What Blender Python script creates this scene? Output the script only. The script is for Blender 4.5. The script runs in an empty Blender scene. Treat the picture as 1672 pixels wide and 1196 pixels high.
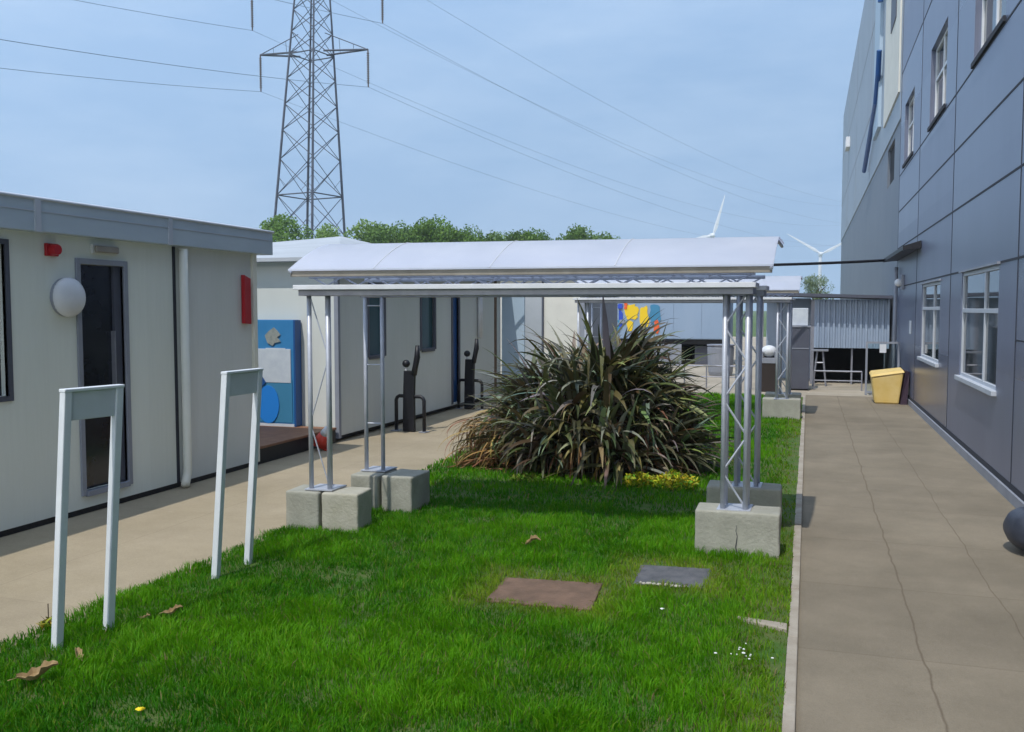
import bpy, math, random
import numpy as np
from mathutils import Vector, noise
R = math.radians
rng = np.random.default_rng(7); random.seed(7)
S = bpy.context.scene; COL = S.collection
# ---------------------------------------------------------------- camera, sky, sun, exposure
cd = bpy.data.cameras.new('camera'); cam = bpy.data.objects.new('camera', cd); COL.objects.link(cam); S.camera = cam
cd.sensor_width = 36; cd.lens = 1500/1672*36; cd.clip_start = .05; cd.clip_end = 5000
cam.location = (0, 0, 1.8); cam.rotation_euler = (R(90-3.548), 0, R(17.851))
W = bpy.data.worlds.new('World'); S.world = W; W.use_nodes = True
nt = W.node_tree; bg = nt.nodes['Background']
sky = nt.nodes.new('ShaderNodeTexSky'); sky.sky_type = 'NISHITA'; sky.sun_disc = False
SUN_EL, SUN_AZ = 60.0, 193.0        # azimuth clockwise from +y (the way the paths run)
sky.sun_elevation = R(SUN_EL); sky.sun_rotation = R(SUN_AZ); sky.air_density = 2.0; sky.dust_density = 1.4; sky.ozone_density = 3.0
bg.inputs[1].default_value = .15
tcw = nt.nodes.new('ShaderNodeTexCoord'); mpw = nt.nodes.new('ShaderNodeMapping'); mpw.inputs['Location'].default_value = (0, 0, .6)
nt.links.new(tcw.outputs['Generated'], mpw.inputs[0]); nt.links.new(mpw.outputs[0], sky.inputs[0])
cn_ = nt.nodes.new('ShaderNodeTexNoise'); cm = nt.nodes.new('ShaderNodeMapping'); cm.inputs['Scale'].default_value = (1.2, 1.2, 5.0); cm.inputs['Rotation'].default_value = (.25, .1, .5)
nt.links.new(tcw.outputs['Generated'], cm.inputs[0]); nt.links.new(cm.outputs[0], cn_.inputs[0]); cn_.inputs['Scale'].default_value = 2.2; cn_.inputs['Detail'].default_value = 7; cn_.inputs['Roughness'].default_value = .62
crw = nt.nodes.new('ShaderNodeValToRGB'); crw.color_ramp.elements[0].position = .42; crw.color_ramp.elements[1].position = .80; nt.links.new(cn_.outputs['Fac'], crw.inputs[0])
crw.color_ramp.elements[0].color = (0, 0, 0, 1); crw.color_ramp.elements[1].color = (.34, .34, .34, 1)
tn = nt.nodes.new('ShaderNodeMix'); tn.data_type = 'RGBA'; tn.blend_type = 'MULTIPLY'; tn.inputs[0].default_value = 1; tn.inputs[7].default_value = (.955, .955, .90, 1)
nt.links.new(sky.outputs[0], tn.inputs[6])
wm = nt.nodes.new('ShaderNodeMix'); wm.data_type = 'RGBA'; nt.links.new(crw.outputs[0], wm.inputs[0]); nt.links.new(tn.outputs[2], wm.inputs[6]); wm.inputs[7].default_value = (3.4, 4.1, 4.9, 1)
nt.links.new(wm.outputs[2], bg.inputs[0])
sl = bpy.data.lights.new('sun', 'SUN'); sl.energy = 2.0; sl.angle = R(.6); sl.color = (1, .955, .88)
so = bpy.data.objects.new('sun', sl); COL.objects.link(so)
az, el = R(SUN_AZ), R(SUN_EL)
sd = Vector((math.sin(az)*math.cos(el), math.cos(az)*math.cos(el), math.sin(el)))
so.rotation_euler = sd.to_track_quat('Z', 'Y').to_euler(); so.location = sd*60
S.view_settings.view_transform = 'Standard'; S.view_settings.look = 'None'
S.view_settings.exposure = 0.66; S.view_settings.gamma = 1

# ---------------------------------------------------------------- materials
def mat(name, c1, c2=None, scale=3, rough=.7, metal=0, bump=0, bscale=60, streak=0, detail=5, spec=.4, trans=0, attr=None, sub=0):
    m = bpy.data.materials.new(name); m.use_nodes = True; n = m.node_tree; N = n.nodes; L = n.links
    p = N['Principled BSDF']; p.inputs['Roughness'].default_value = rough; p.inputs['Metallic'].default_value = metal
    p.inputs['Specular IOR Level'].default_value = spec; p.inputs['Transmission Weight'].default_value = trans
    p.inputs['Base Color'].default_value = (*c1, 1)
    tc = N.new('ShaderNodeTexCoord'); col = None
    if c2 or streak:
        mp = N.new('ShaderNodeMapping'); L.new(tc.outputs['Object'], mp.inputs[0])
        if streak: mp.inputs['Scale'].default_value = (1, 1, streak)
        nz = N.new('ShaderNodeTexNoise'); nz.inputs['Scale'].default_value = scale; nz.inputs['Detail'].default_value = detail; nz.inputs['Roughness'].default_value = .6
        L.new(mp.outputs[0], nz.inputs[0])
        cr = N.new('ShaderNodeValToRGB'); cr.color_ramp.elements[0].position = .32; cr.color_ramp.elements[1].position = .68
        cr.color_ramp.elements[0].color = (*c1, 1); cr.color_ramp.elements[1].color = (*(c2 or c1), 1)
        L.new(nz.outputs['Fac'], cr.inputs[0]); col = cr.outputs[0]
    if attr:
        at = N.new('ShaderNodeAttribute'); at.attribute_name = attr; col = at.outputs['Color']
    if col: L.new(col, p.inputs['Base Color'])
    if bump:
        b = N.new('ShaderNodeBump'); b.inputs['Strength'].default_value = bump; b.inputs['Distance'].default_value = .01
        nb = N.new('ShaderNodeTexNoise'); nb.inputs['Scale'].default_value = bscale; nb.inputs['Detail'].default_value = 6
        L.new(tc.outputs['Object'], nb.inputs[0]); L.new(nb.outputs['Fac'], b.inputs['Height']); L.new(b.outputs[0], p.inputs['Normal'])
    if sub:   # thin leaves let light through
        t = N.new('ShaderNodeBsdfTranslucent'); ms = N.new('ShaderNodeMixShader'); ms.inputs[0].default_value = sub
        if col: L.new(col, t.inputs[0])
        else: t.inputs[0].default_value = (*c1, 1)
        L.new(p.outputs[0], ms.inputs[1]); L.new(t.outputs[0], ms.inputs[2]); L.new(ms.outputs[0], N['Material Output'].inputs[0])
    return m

def slab_mat(name, ca, cb, xs, ystep, yoff, jw=.008, dirt=.5):
    """concrete slabs: world-space joints at given x lines (slightly wandering) and every ystep in y"""
    m = mat(name, ca, cb, 1.1, .88, 0, .25, 90, detail=9, spec=.25); n = m.node_tree; N = n.nodes; L = n.links
    p = N['Principled BSDF']; base = p.inputs['Base Color'].links[0].from_socket
    geo = N.new('ShaderNodeNewGeometry'); sx = N.new('ShaderNodeSeparateXYZ'); L.new(geo.outputs['Position'], sx.inputs[0])
    nz = N.new('ShaderNodeTexNoise'); nz.inputs['Scale'].default_value = 2.2; nz.inputs['Detail'].default_value = 7; L.new(geo.outputs['Position'], nz.inputs[0])
    def M(op, a, b=None, c=None):
        q = N.new('ShaderNodeMath'); q.operation = op
        for i, v in enumerate((a, b, c)):
            if v is None: continue
            if isinstance(v, (int, float)): q.inputs[i].default_value = v
            else: L.new(v, q.inputs[i])
        return q.outputs[0]
    wob = M('MULTIPLY', M('SUBTRACT', nz.outputs['Fac'], .5), .07)
    fac = None
    for x, w in xs:
        d = M('ABSOLUTE', M('SUBTRACT', M('ADD', sx.outputs[0], wob), x))
        f = M('SUBTRACT', 1, M('SMOOTH_MIN', M('DIVIDE', d, w), 1, .2))
        f = M('MAXIMUM', f, 0); fac = f if fac is None else M('MAXIMUM', fac, f)
    yy = M('PINGPONG', M('ADD', M('ADD', sx.outputs[1], yoff), M('MULTIPLY', wob, .3)), ystep/2)
    f = M('MULTIPLY', M('MAXIMUM', M('SUBTRACT', 1, M('DIVIDE', yy, jw*1.3)), 0), .45); fac = M('MAXIMUM', fac, f) if fac else f
    # per-slab tone
    fl = M('FLOOR', M('DIVIDE', M('ADD', sx.outputs[1], yoff), ystep))
    wn = N.new('ShaderNodeTexWhiteNoise'); wn.noise_dimensions = '1D'; L.new(fl, wn.inputs['W'])
    big = N.new('ShaderNodeTexNoise'); big.inputs['Scale'].default_value = .7; big.inputs['Detail'].default_value = 8; big.inputs['Roughness'].default_value = .65; L.new(geo.outputs['Position'], big.inputs[0])
    tone = M('ADD', M('MULTIPLY', wn.outputs[0], .10), M('MULTIPLY', big.outputs['Fac'], dirt))
    hs = N.new('ShaderNodeHueSaturation'); L.new(base, hs.inputs['Color']); L.new(M('ADD', 1-.05-dirt/2, tone), hs.inputs['Value'])
    fine = N.new('ShaderNodeTexNoise'); fine.inputs['Scale'].default_value = 160; fine.inputs['Detail'].default_value = 3; L.new(geo.outputs['Position'], fine.inputs[0])
    h2 = N.new('ShaderNodeHueSaturation'); L.new(hs.outputs[0], h2.inputs['Color']); sp = N.new('ShaderNodeTexNoise'); sp.inputs['Scale'].default_value = 45; sp.inputs['Detail'].default_value = 5; sp.inputs['Roughness'].default_value = .7; L.new(geo.outputs['Position'], sp.inputs[0])
    st_ = N.new('ShaderNodeTexNoise'); st_.inputs['Scale'].default_value = 3.4; st_.inputs['Detail'].default_value = 9; st_.inputs['Roughness'].default_value = .7; st_.inputs['Distortion'].default_value = .6; L.new(geo.outputs['Position'], st_.inputs[0])
    L.new(M('ADD', .50, M('ADD', M('MULTIPLY', st_.outputs['Fac'], .34), M('ADD', M('MULTIPLY', fine.outputs['Fac'], .38), M('MULTIPLY', sp.outputs['Fac'], .30)))), h2.inputs['Value'])
    mx = N.new('ShaderNodeMix'); mx.data_type = 'RGBA'; L.new(M('MULTIPLY', fac, .75), mx.inputs[0]); L.new(h2.outputs[0], mx.inputs[6]); mx.inputs[7].default_value = (.10, .075, .05, 1)
    L.new(mx.outputs[2], p.inputs['Base Color'])
    return m

M_ = {}
M_['clad'] = mat('grey_cladding', (.122, .142, .215), (.15, .172, .25), .9, .30, .15, .04, 20, streak=.35, spec=.85)
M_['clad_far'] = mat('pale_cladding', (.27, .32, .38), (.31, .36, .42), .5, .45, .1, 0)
M_['clad_mid'] = mat('blue_grey_cladding', (.15, .18, .225), (.18, .205, .25), .5, .5, .1, 0)
M_['seam'] = mat('dark_seam', (.03, .033, .045), rough=.8)
M_['trim'] = mat('grey_trim', (.23, .25, .30), (.28, .30, .35), 4, .5)
M_['black'] = mat('black_metal', (.012, .013, .018), rough=.45)
M_['dark'] = mat('dark_interior', (.012, .014, .02), (.02, .022, .03), 2, .8)
M_['glass'] = mat('window_glass', (.02, .035, .04), rough=.04, spec=.9)
M_['doorglass'] = mat('door_glass', (.01, .013, .022), (.02, .025, .035), 3, rough=.15, spec=.5)
M_['teal'] = mat('teal_glass', (.05, .11, .13), rough=.12, spec=.6)
M_['white'] = mat('white_paint', (.72, .74, .78), (.62, .64, .68), 6, .45)
M_['frame_grey'] = mat('frame_grey', (.50, .53, .58), (.44, .47, .52), 6, .45)
M_['hoop'] = mat('hoop_paint', (.74, .78, .82), (.66, .70, .75), 9, .5, 0, .05, 120)
M_['hoop_panel'] = mat('hoop_panel', (.62, .66, .70), (.56, .60, .64), 6, .5)
M_['cabin'] = mat('cabin_render', (.70, .735, .67), (.75, .785, .725), 1.0, .7, 0, .15, 140, streak=.4)
M_['cabin_cool'] = mat('cabin_render_cool', (.60, .63, .60), (.66, .68, .66), 1.2, .7, 0, .15, 140, streak=.3)
M_['cabin_pale'] = mat('cabin_pale', (.62, .64, .61), (.67, .69, .65), 1.1, .7, 0, .1, 90, streak=.35)
M_['cream'] = mat('cream_panel', (.70, .69, .63), (.62, .61, .56), 2, .7)
M_['bluepanel'] = mat('pale_blue_panel', (.36, .47, .58), (.40, .51, .62), 2, .5)
M_['fascia'] = mat('fascia_grey', (.42, .50, .58), (.47, .55, .62), 2, .5, 0, .06, 30, streak=3)
M_['flash'] = mat('roof_flashing', (.48, .52, .58), (.55, .58, .64), 3, .45, .2)
M_['roofgrey'] = mat('roof_sheet_grey', (.36, .39, .42), (.43, .46, .50), 1.4, .6)
M_['pipe'] = mat('cream_pipe', (.72, .72, .62), (.78, .77, .68), 5, .5)
M_['red'] = mat('red_plastic', (.42, .012, .02), rough=.4)
M_['roof'] = mat('polycarbonate_sheet', (.76, .80, .89), (.83, .86, .94), 2.2, .35, sub=.6)
M_['alu'] = mat('aluminium', (.50, .53, .60), (.42, .45, .52), 14, .42, .25, .03, 60)
M_['alu_d'] = mat('aluminium_weathered', (.34, .35, .40), (.26, .27, .32), 10, .5, .5)
M_['rail'] = mat('cream_rail', (.34, .31, .27), (.24, .22, .19), 7, .6)
M_['conc'] = mat('block_concrete', (.36, .345, .27), (.46, .44, .37), 6, .92, 0, .5, 45, detail=9)
M_['conc2'] = mat('block_concrete_grey', (.28, .28, .235), (.39, .385, .33), 5, .92, 0, .5, 45, detail=9)
M_['kerb'] = mat('kerb_concrete', (.28, .24, .19), (.40, .36, .30), 5, .9, 0, .4, 60, detail=8)
M_['path'] = slab_mat('path_concrete', (.178, .151, .110), (.225, .190, .140), [(.60, .009), (1.16, .006)], 1.26, .01, dirt=.75)
M_['lpath'] = slab_mat('left_path_concrete', (.315, .262, .178), (.36, .300, .212), [(-5.0, .003)], 2.4, .4, .003, dirt=.4)
M_['yard'] = slab_mat('yard_paving', (.33, .29, .225), (.42, .37, .30), [], 1.1, .2, .006, dirt=.5)
M_['soil'] = mat('lawn_soil', (.04, .11, .010), (.10, .12, .035), 4, .95, 0, .7, 40, detail=9)
M_['field'] = mat('far_field', (.06, .11, .03), (.09, .14, .04), .05, .95)
M_['blade'] = mat('grass_blade', (.05, .2, .02), rough=.55, attr='tint', sub=.45, spec=.2)
M_['leaf'] = mat('flax_leaf', (.05, .07, .02), rough=.5, attr='tint', sub=.15, spec=.3)
M_['tree'] = mat('tree_leaf', (.05, .1, .02), rough=.6, attr='tint', sub=.3, spec=.2)
M_['bark'] = mat('bark', (.07, .05, .035), (.12, .09, .06), 6, .9)
M_['pylon'] = mat('pylon_steel', (.05, .06, .09), (.10, .11, .14), 1, .7, .2)
M_['rust'] = mat('rusty_steel', (.12, .078, .052), (.20, .125, .085), 9, .8, .1, .4, 50, detail=8)
M_['iron'] = mat('grey_cover', (.085, .09, .10), (.15, .15, .16), 12, .75, .2, .5, 70, detail=8)
M_['pale'] = mat('mortar', (.5, .48, .42), (.35, .33, .28), 20, .9)
M_['wire'] = mat('power_cable', (.13, .17, .23), rough=.5)
M_['turbine'] = mat('turbine_white', (.70, .72, .75), rough=.5)
M_['blue'] = mat('blue_panel', (.035, .20, .44), (.05, .24, .50), 3, .4)
M_['blue2'] = mat('bright_blue', (.02, .22, .68), rough=.35)
M_['blue3'] = mat('deep_blue', (.015, .08, .26), rough=.4)
M_['poster'] = mat('poster_white', (.50, .55, .62), (.60, .65, .70), 6, .5)
M_['emblem'] = mat('emblem', (.22, .25, .24), (.35, .36, .33), 20, .5)
M_['wood'] = mat('deck_brown', (.20, .095, .055), (.27, .14, .08), 6, .7)
M_['yellow'] = mat('grit_yellow', (.66, .46, .13), (.72, .54, .22), 4, .55)
M_['bin_shade'] = mat('plum_shade', (.05, .03, .05), rough=.6)
M_['trailer'] = mat('trailer_blue_grey', (.24, .33, .46), (.27, .36, .49), 1.2, .5, streak=.2)
M_['corr'] = mat('corrugated_steel', (.30, .38, .50), (.35, .43, .55), 2, .45, .2)
M_['bin'] = mat('bin_brown', (.03, .022, .02), rough=.6)
M_['cab_dark'] = mat('cabinet_dark', (.09, .10, .13), (.075, .08, .11), 3, .5)
M_['sack'] = mat('rubber_blue_black', (.03, .036, .055), (.05, .058, .08), 8, .45, 0, .3, 20)
M_['yel'] = mat('paint_yellow', (.80, .55, .02), rough=.5)
M_['royal'] = mat('paint_royal', (.03, .08, .50), rough=.5)
M_['orange'] = mat('paint_orange', (.75, .12, .03), rough=.5)
M_['tealp'] = mat('paint_teal', (.05, .22, .38), rough=.5)
M_['cone'] = mat('cone_red', (.55, .05, .03), rough=.5)
M_['litter'] = mat('dry_leaf', (.34, .23, .11), (.50, .37, .20), 20, .8, sub=.2)
M_['petal'] = mat('petal_white', (.75, .77, .75), rough=.7)
M_['petaly'] = mat('petal_yellow', (.85, .65, .02), rough=.7)

def panel_tone(m, yo, ys, zs, amt):
    n = m.node_tree; N = n.nodes; L = n.links; p = N['Principled BSDF']; src = p.inputs['Base Color'].links[0].from_socket
    g = N.new('ShaderNodeNewGeometry'); sx = N.new('ShaderNodeSeparateXYZ'); L.new(g.outputs['Position'], sx.inputs[0])
    def M(op, a, b=0.0):
        q = N.new('ShaderNodeMath'); q.operation = op
        for i, v in enumerate((a, b)):
            if isinstance(v, (int, float)): q.inputs[i].default_value = v
            else: L.new(v, q.inputs[i])
        return q.outputs[0]
    fy = M('FLOOR', M('DIVIDE', M('SUBTRACT', sx.outputs[1], yo), ys)); fz = M('FLOOR', M('DIVIDE', sx.outputs[2], zs))
    cb = N.new('ShaderNodeCombineXYZ'); L.new(fy, cb.inputs[0]); L.new(fz, cb.inputs[1])
    wn = N.new('ShaderNodeTexWhiteNoise'); wn.noise_dimensions = '2D'; L.new(cb.outputs[0], wn.inputs['Vector'])
    hs = N.new('ShaderNodeHueSaturation'); L.new(src, hs.inputs['Color']); L.new(M('ADD', M('MULTIPLY', wn.outputs[0], amt), 1-amt/2), hs.inputs['Value'])
    st = N.new('ShaderNodeTexNoise'); mp = N.new('ShaderNodeMapping'); mp.inputs['Scale'].default_value = (9, 9, .5); L.new(g.outputs['Position'], mp.inputs[0]); L.new(mp.outputs[0], st.inputs[0]); st.inputs['Detail'].default_value = 5
    h2 = N.new('ShaderNodeHueSaturation'); L.new(hs.outputs[0], h2.inputs['Color']); L.new(M('ADD', M('MULTIPLY', st.outputs['Fac'], amt*1.6), 1-amt*.8), h2.inputs['Value'])
    L.new(h2.outputs[0], p.inputs['Base Color'])
    L.new(M('ADD', M('MULTIPLY', wn.outputs[0], .12), p.inputs['Roughness'].default_value-.05), p.inputs['Roughness'])
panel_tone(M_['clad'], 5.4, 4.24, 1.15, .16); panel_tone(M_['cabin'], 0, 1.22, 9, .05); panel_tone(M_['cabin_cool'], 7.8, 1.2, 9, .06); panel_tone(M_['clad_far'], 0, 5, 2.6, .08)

# ---------------------------------------------------------------- mesh helpers
class MB:
    def __init__(s): s.v = []; s.f = []
    def add(s, vs, fs):
        o = len(s.v); s.v += [tuple(p) for p in vs]; s.f += [tuple(i+o for i in f) for f in fs]; return s
    def box(s, x0, x1, y0, y1, z0, z1):
        x0, x1 = sorted((x0, x1)); y0, y1 = sorted((y0, y1)); z0, z1 = sorted((z0, z1))
        return s.add([(x0,y0,z0),(x1,y0,z0),(x1,y1,z0),(x0,y1,z0),(x0,y0,z1),(x1,y0,z1),(x1,y1,z1),(x0,y1,z1)],
                     [(0,3,2,1),(4,5,6,7),(0,1,5,4),(1,2,6,5),(2,3,7,6),(3,0,4,7)])
    def tube(s, pts, r, n=8, closed=True, sq=False):
        pts = [Vector(p) for p in pts]; rs = r if isinstance(r, (list, tuple)) else [r]*len(pts)
        vs = []; up = None
        for i, p in enumerate(pts):
            d = (pts[min(i+1, len(pts)-1)] - pts[max(i-1, 0)]).normalized()
            if up is None or abs(d.dot(up)) > .98: up = Vector((0,0,1)) if abs(d.z) < .9 else Vector((0,1,0))
            a = d.cross(up).normalized(); b = a.cross(d).normalized(); up = b
            for k in range(n):
                t = 2*math.pi*(k+(.5 if sq else 0))/n
                vs.append(p + a*math.cos(t)*rs[i] + b*math.sin(t)*rs[i])
        fs = [(i*n+k, i*n+(k+1) % n, (i+1)*n+(k+1) % n, (i+1)*n+k) for i in range(len(pts)-1) for k in range(n)]
        if closed: fs += [tuple(range(n))[::-1], tuple((len(pts)-1)*n+k for k in range(n))]
        return s.add(vs, fs)
    def ball(s, c, rx, ry=None, rz=None, nu=16, nv=10):
        ry = ry or rx; rz = rz or rx; vs = []; fs = []
        for j in range(nv+1):
            t = math.pi*j/nv
            for i in range(nu):
                a = 2*math.pi*i/nu; vs.append((c[0]+rx*math.sin(t)*math.cos(a), c[1]+ry*math.sin(t)*math.sin(a), c[2]+rz*math.cos(t)))
        for j in range(nv):
            for i in range(nu): fs.append((j*nu+i, (j+1)*nu+i, (j+1)*nu+(i+1) % nu, j*nu+(i+1) % nu))
        return s.add(vs, fs)
    def prism(s, poly, ax, a0, a1):
        """poly: 2-D outline; ax = extrusion axis 'x','y' or 'z' from a0 to a1"""
        def P(p, a): return {'x': (a, p[0], p[1]), 'y': (p[0], a, p[1]), 'z': (p[0], p[1], a)}[ax]
        n = len(poly)
        return s.add([P(p, a0) for p in poly]+[P(p, a1) for p in poly],
                     [tuple(range(n))[::-1], tuple(range(n, 2*n))]+[(i, (i+1) % n, n+(i+1) % n, n+i) for i in range(n)])
    def build(s, name, m, parent=None, smooth=False, bevel=0, loc=None):
        me = bpy.data.meshes.new(name); me.from_pydata(s.v, [], s.f); me.update()
        o = bpy.data.objects.new(name, me); COL.objects.link(o)
        if m: me.materials.append(M_[m] if isinstance(m, str) else m)
        import bmesh
        bm = bmesh.new(); bm.from_mesh(me); bmesh.ops.recalc_face_normals(bm, faces=bm.faces); bm.to_mesh(me); bm.free()
        if smooth: me.polygons.foreach_set('use_smooth', [True]*len(me.polygons))
        if bevel:
            b = o.modifiers.new('bevel', 'BEVEL'); b.width = bevel; b.segments = 2; b.limit_method = 'ANGLE'
        if parent is not None: o.parent = parent
        return o
def tag(o, label=None, cat=None, group=None, kind=None):
    if label: o['label'] = label
    if cat: o['category'] = cat
    if group: o['group'] = group
    if kind: o['kind'] = kind
    return o
def thing(name, label, cat, loc=(0,0,0), group=None, rz=0):
    o = bpy.data.objects.new(name, None); COL.objects.link(o); o.location = loc; o.rotation_euler = (0,0,rz); o.empty_display_size = .2
    return tag(o, label, cat, group)
def dup(root, loc, rz=None, label=None, scale=None):
    c = root.copy(); COL.objects.link(c); c.location = loc
    if rz is not None: c.rotation_euler = (0,0,rz)
    if scale: c.scale = (scale,)*3
    if label: c['label'] = label
    for ch in list(root.children):
        d = ch.copy(); COL.objects.link(d); d.parent = c
        for g in list(ch.children):
            e = g.copy(); COL.objects.link(e); e.parent = d
    return c
def B(x0,x1,y0,y1,z0,z1): return MB().box(x0,x1,y0,y1,z0,z1)
def T(pts, r, n=8, **k): return MB().tube(pts, r, n, **k)

# ---------------------------------------------------------------- the ground
def struct(name, mb, m): return tag(mb.build(name, m), kind='structure')
struct('ground', MB().add([(-900,-150,-.03),(900,-150,-.03),(900,960,-.03),(-900,960,-.03)], [(0,1,2,3)]), 'field')
struct('yard', MB().add([(-25,19.4,-.004),(1.85,19.4,-.004),(1.85,62,-.004),(-25,62,-.004)], [(0,1,2,3)]), 'yard')
struct('path_right', MB().add([(-.02,-6,0),(1.85,-6,0),(1.85,20.2,0),(-.02,20.2,0)], [(0,1,2,3)]), 'path')
struct('path_left', MB().add([(-6.2,-6,-.002),(-3.8,-6,-.002),(-3.8,19.8,-.002),(-6.2,19.8,-.002)], [(0,1,2,3)]), 'lpath')
kb = MB()
y = -4
while y < 19.6:
    kb.box(-.075+random.uniform(-.003,.003), -.02, y, min(y+.905, 19.7), -.1, .022+random.uniform(-.004,.003)); y += .914
tag(kb.build('kerb', 'kerb', bevel=.006), kind='structure')
# lawn base with a gently ragged left edge
def edge(y): return -4.03 + .05*noise.noise(Vector((y*1.1, 3, 0))) + .025*noise.noise(Vector((y*5, 9, 0)))
def lawn_z(x, y): return .012 + .012*noise.noise(Vector((x*.9, y*.9, 5)))
lv = []; lf = []; ny, nx = 300, 44
for j in range(ny+1):
    yy = -6 + (19.5+6)*j/ny; e = edge(yy)
    for i in range(nx+1):
        t = i/nx; xx = e*(1-t) + (-.076)*t; z = lawn_z(xx, yy)
        if i == 0: z = -.01
        lv.append((xx, yy, z))
for j in range(ny):
    for i in range(nx):
        a = j*(nx+1)+i; lf.append((a, a+1, a+nx+2, a+nx+1))
tag(MB().add(lv, lf).build('lawn', 'soil', smooth=True), kind='structure')

# grass blades
COV = [(-1.85,-1.24,5.25,5.72,.06), (-1.05,-.61,5.86,6.30,.05)]
def grass(name, n, y0, y1, hmin, hmax, w):
    x = rng.uniform(-4.06, -.07, n); y = y0+(y1-y0)*rng.random(n)**(1.35 if y0 < 5 else 1)
    # uneven density: clumps
    nn = np.array([noise.noise(Vector((a*2.3, b*2.3, 1))) for a, b in zip(x, y)])
    pt = np.array([noise.noise(Vector((a*.8, b*.8, 11))) for a, b in zip(x, y)])
    ed = np.array([edge(b) for b in y])
    keep = (x > ed - .02 - .03*rng.random(n)) & (rng.random(n) < .88 + nn*.6)
    for a0, a1, b0, b1, g in COV:
        keep &= ~((x > a0) & (x < a1) & (y > b0) & (y < b1))
    # sparse worn strip beside the kerb, bare ground under the bush, blocks
    dk = -.07 - x
    wn_ = np.array([noise.noise(Vector((a*5, b*1.9, 4)))+.5*noise.noise(Vector((a*14, b*9, 7))) for a, b in zip(x, y)])
    keep &= ~(rng.random(n) < np.clip(1-dk/.42, 0, 1)*np.clip(.55+1.5*wn_, .1, .93))
    keep &= ~((((x+2.25)/1.25)**2 + ((y-10.35)/1.05)**2) < 1)
    x, y, nn, pt, dk = x[keep], y[keep], nn[keep], pt[keep], dk[keep]; n = len(x)
    hf = np.array([noise.noise(Vector((a*8.5, b*8.5, 31))) for a, b in zip(x, y)])
    h = rng.uniform(hmin, hmax, n)*(1+.5*nn+.35*pt+.6*hf)
    near_cover = np.zeros(n)
    for a0, a1, b0, b1, g in COV:
        d = np.maximum(np.maximum(a0-x, x-a1), np.maximum(b0-y, y-b1)); near_cover = np.maximum(near_cover, np.clip(1-d/.3, 0, 1))
    h *= 1-.45*near_cover; h *= np.clip(.45+dk*2.2, .45, 1)
    z = np.array([lawn_z(a, b) for a, b in zip(x, y)])-.004
    th = rng.uniform(0, 2*math.pi, n); dx, dy = np.cos(th), np.sin(th)
    ph = np.array([noise.noise(Vector((a*3.1, b*3.1, 21))) for a, b in zip(x, y)])*9 + rng.normal(0, 1.0, n); ln = rng.uniform(.1, .75, n)*h; bx, by = np.cos(ph)*ln, np.sin(ph)*ln
    ww = w*rng.uniform(.6, 1.3, n)
    V = np.empty((n, 5, 3))
    V[:,0] = np.c_[x-dx*ww, y-dy*ww, z]; V[:,1] = np.c_[x+dx*ww, y+dy*ww, z]
    V[:,2] = np.c_[x+dx*ww*.8+bx*.35, y+dy*ww*.8+by*.35, z+h*.6]; V[:,3] = np.c_[x-dx*ww*.8+bx*.35, y-dy*ww*.8+by*.35, z+h*.6]
    V[:,4] = np.c_[x+bx, y+by, z+h*(1-.25*ln/h)]
    me = bpy.data.meshes.new(name); me.vertices.add(5*n); me.vertices.foreach_set('co', V.ravel())
    b = np.arange(n)*5
    li = np.stack([b, b+1, b+2, b+3, b+3, b+2, b+4], 1).ravel()
    me.loops.add(7*n); me.loops.foreach_set('vertex_index', li.astype(np.int32))
    ls = np.stack([np.arange(n)*7, np.arange(n)*7+4], 1).ravel(); me.polygons.add(2*n); me.polygons.foreach_set('loop_start', ls.astype(np.int32))
    try: me.polygons.foreach_set('loop_total', np.tile([4, 3], n).astype(np.int32))
    except Exception: pass
    me.update(calc_edges=True); me.validate()
    g1 = np.array([.034,.185,.003]); g2 = np.array([.125,.36,.006]); ye = np.array([.28,.34,.03]); br = np.array([.26,.20,.09])
    t = np.clip(.5+1.2*pt+.8*nn+.5*hf+rng.normal(0,.25,n), 0, 1)[:,None]
    c = g1*(1-t)+g2*t
    wy = np.clip(near_cover*.95 + (rng.random(n)<.10)*.6 + np.clip(.6-dk*1.6,0,.5), 0, 1)[:,None]*rng.uniform(.4,1,n)[:,None]
    c = c*(1-wy)+ye*wy
    wb = ((rng.random(n) < .012+.25*np.clip(.4-dk,0,.4)+.1*near_cover))[:,None]
    c = np.where(wb, br, c)
    ca = me.color_attributes.new('tint', 'FLOAT_COLOR', 'POINT')
    ca.data.foreach_set('color', np.repeat(np.c_[c, np.ones(n)], 5, 0).ravel())
    me.materials.append(M_['blade'])
    o = bpy.data.objects.new(name, me); COL.objects.link(o); return o
tag(grass('grass', 230000, 2.9, 8.0, .03, .07, .0026), 'bright green mown grass of the foreground lawn', 'grass', kind='stuff')
tag(grass('grass', 90000, 8.0, 19.5, .035, .07, .005), 'shorter green grass beyond the shelter and around the flax bush', 'grass', kind='stuff')

# ---------------------------------------------------------------- right building
XW = 1.85
office = thing('office_building', 'large grey panel clad building with white framed windows along the right path', 'building', (XW, 2, 0))
def P(mb, name, m, par, bevel=0, smooth=False, label=None):
    """build in world coordinates under a parent that only has a location"""
    o = mb.build(name, m, par, smooth, bevel)
    l = par.location if par.parent is None else Vector((0,0,0))
    if par.parent is None:
        for v in o.data.vertices: v.co -= l
    else:
        r = par.parent.location
        for v in o.data.vertices: v.co -= r
    if label: o['label'] = label
    return o
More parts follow.
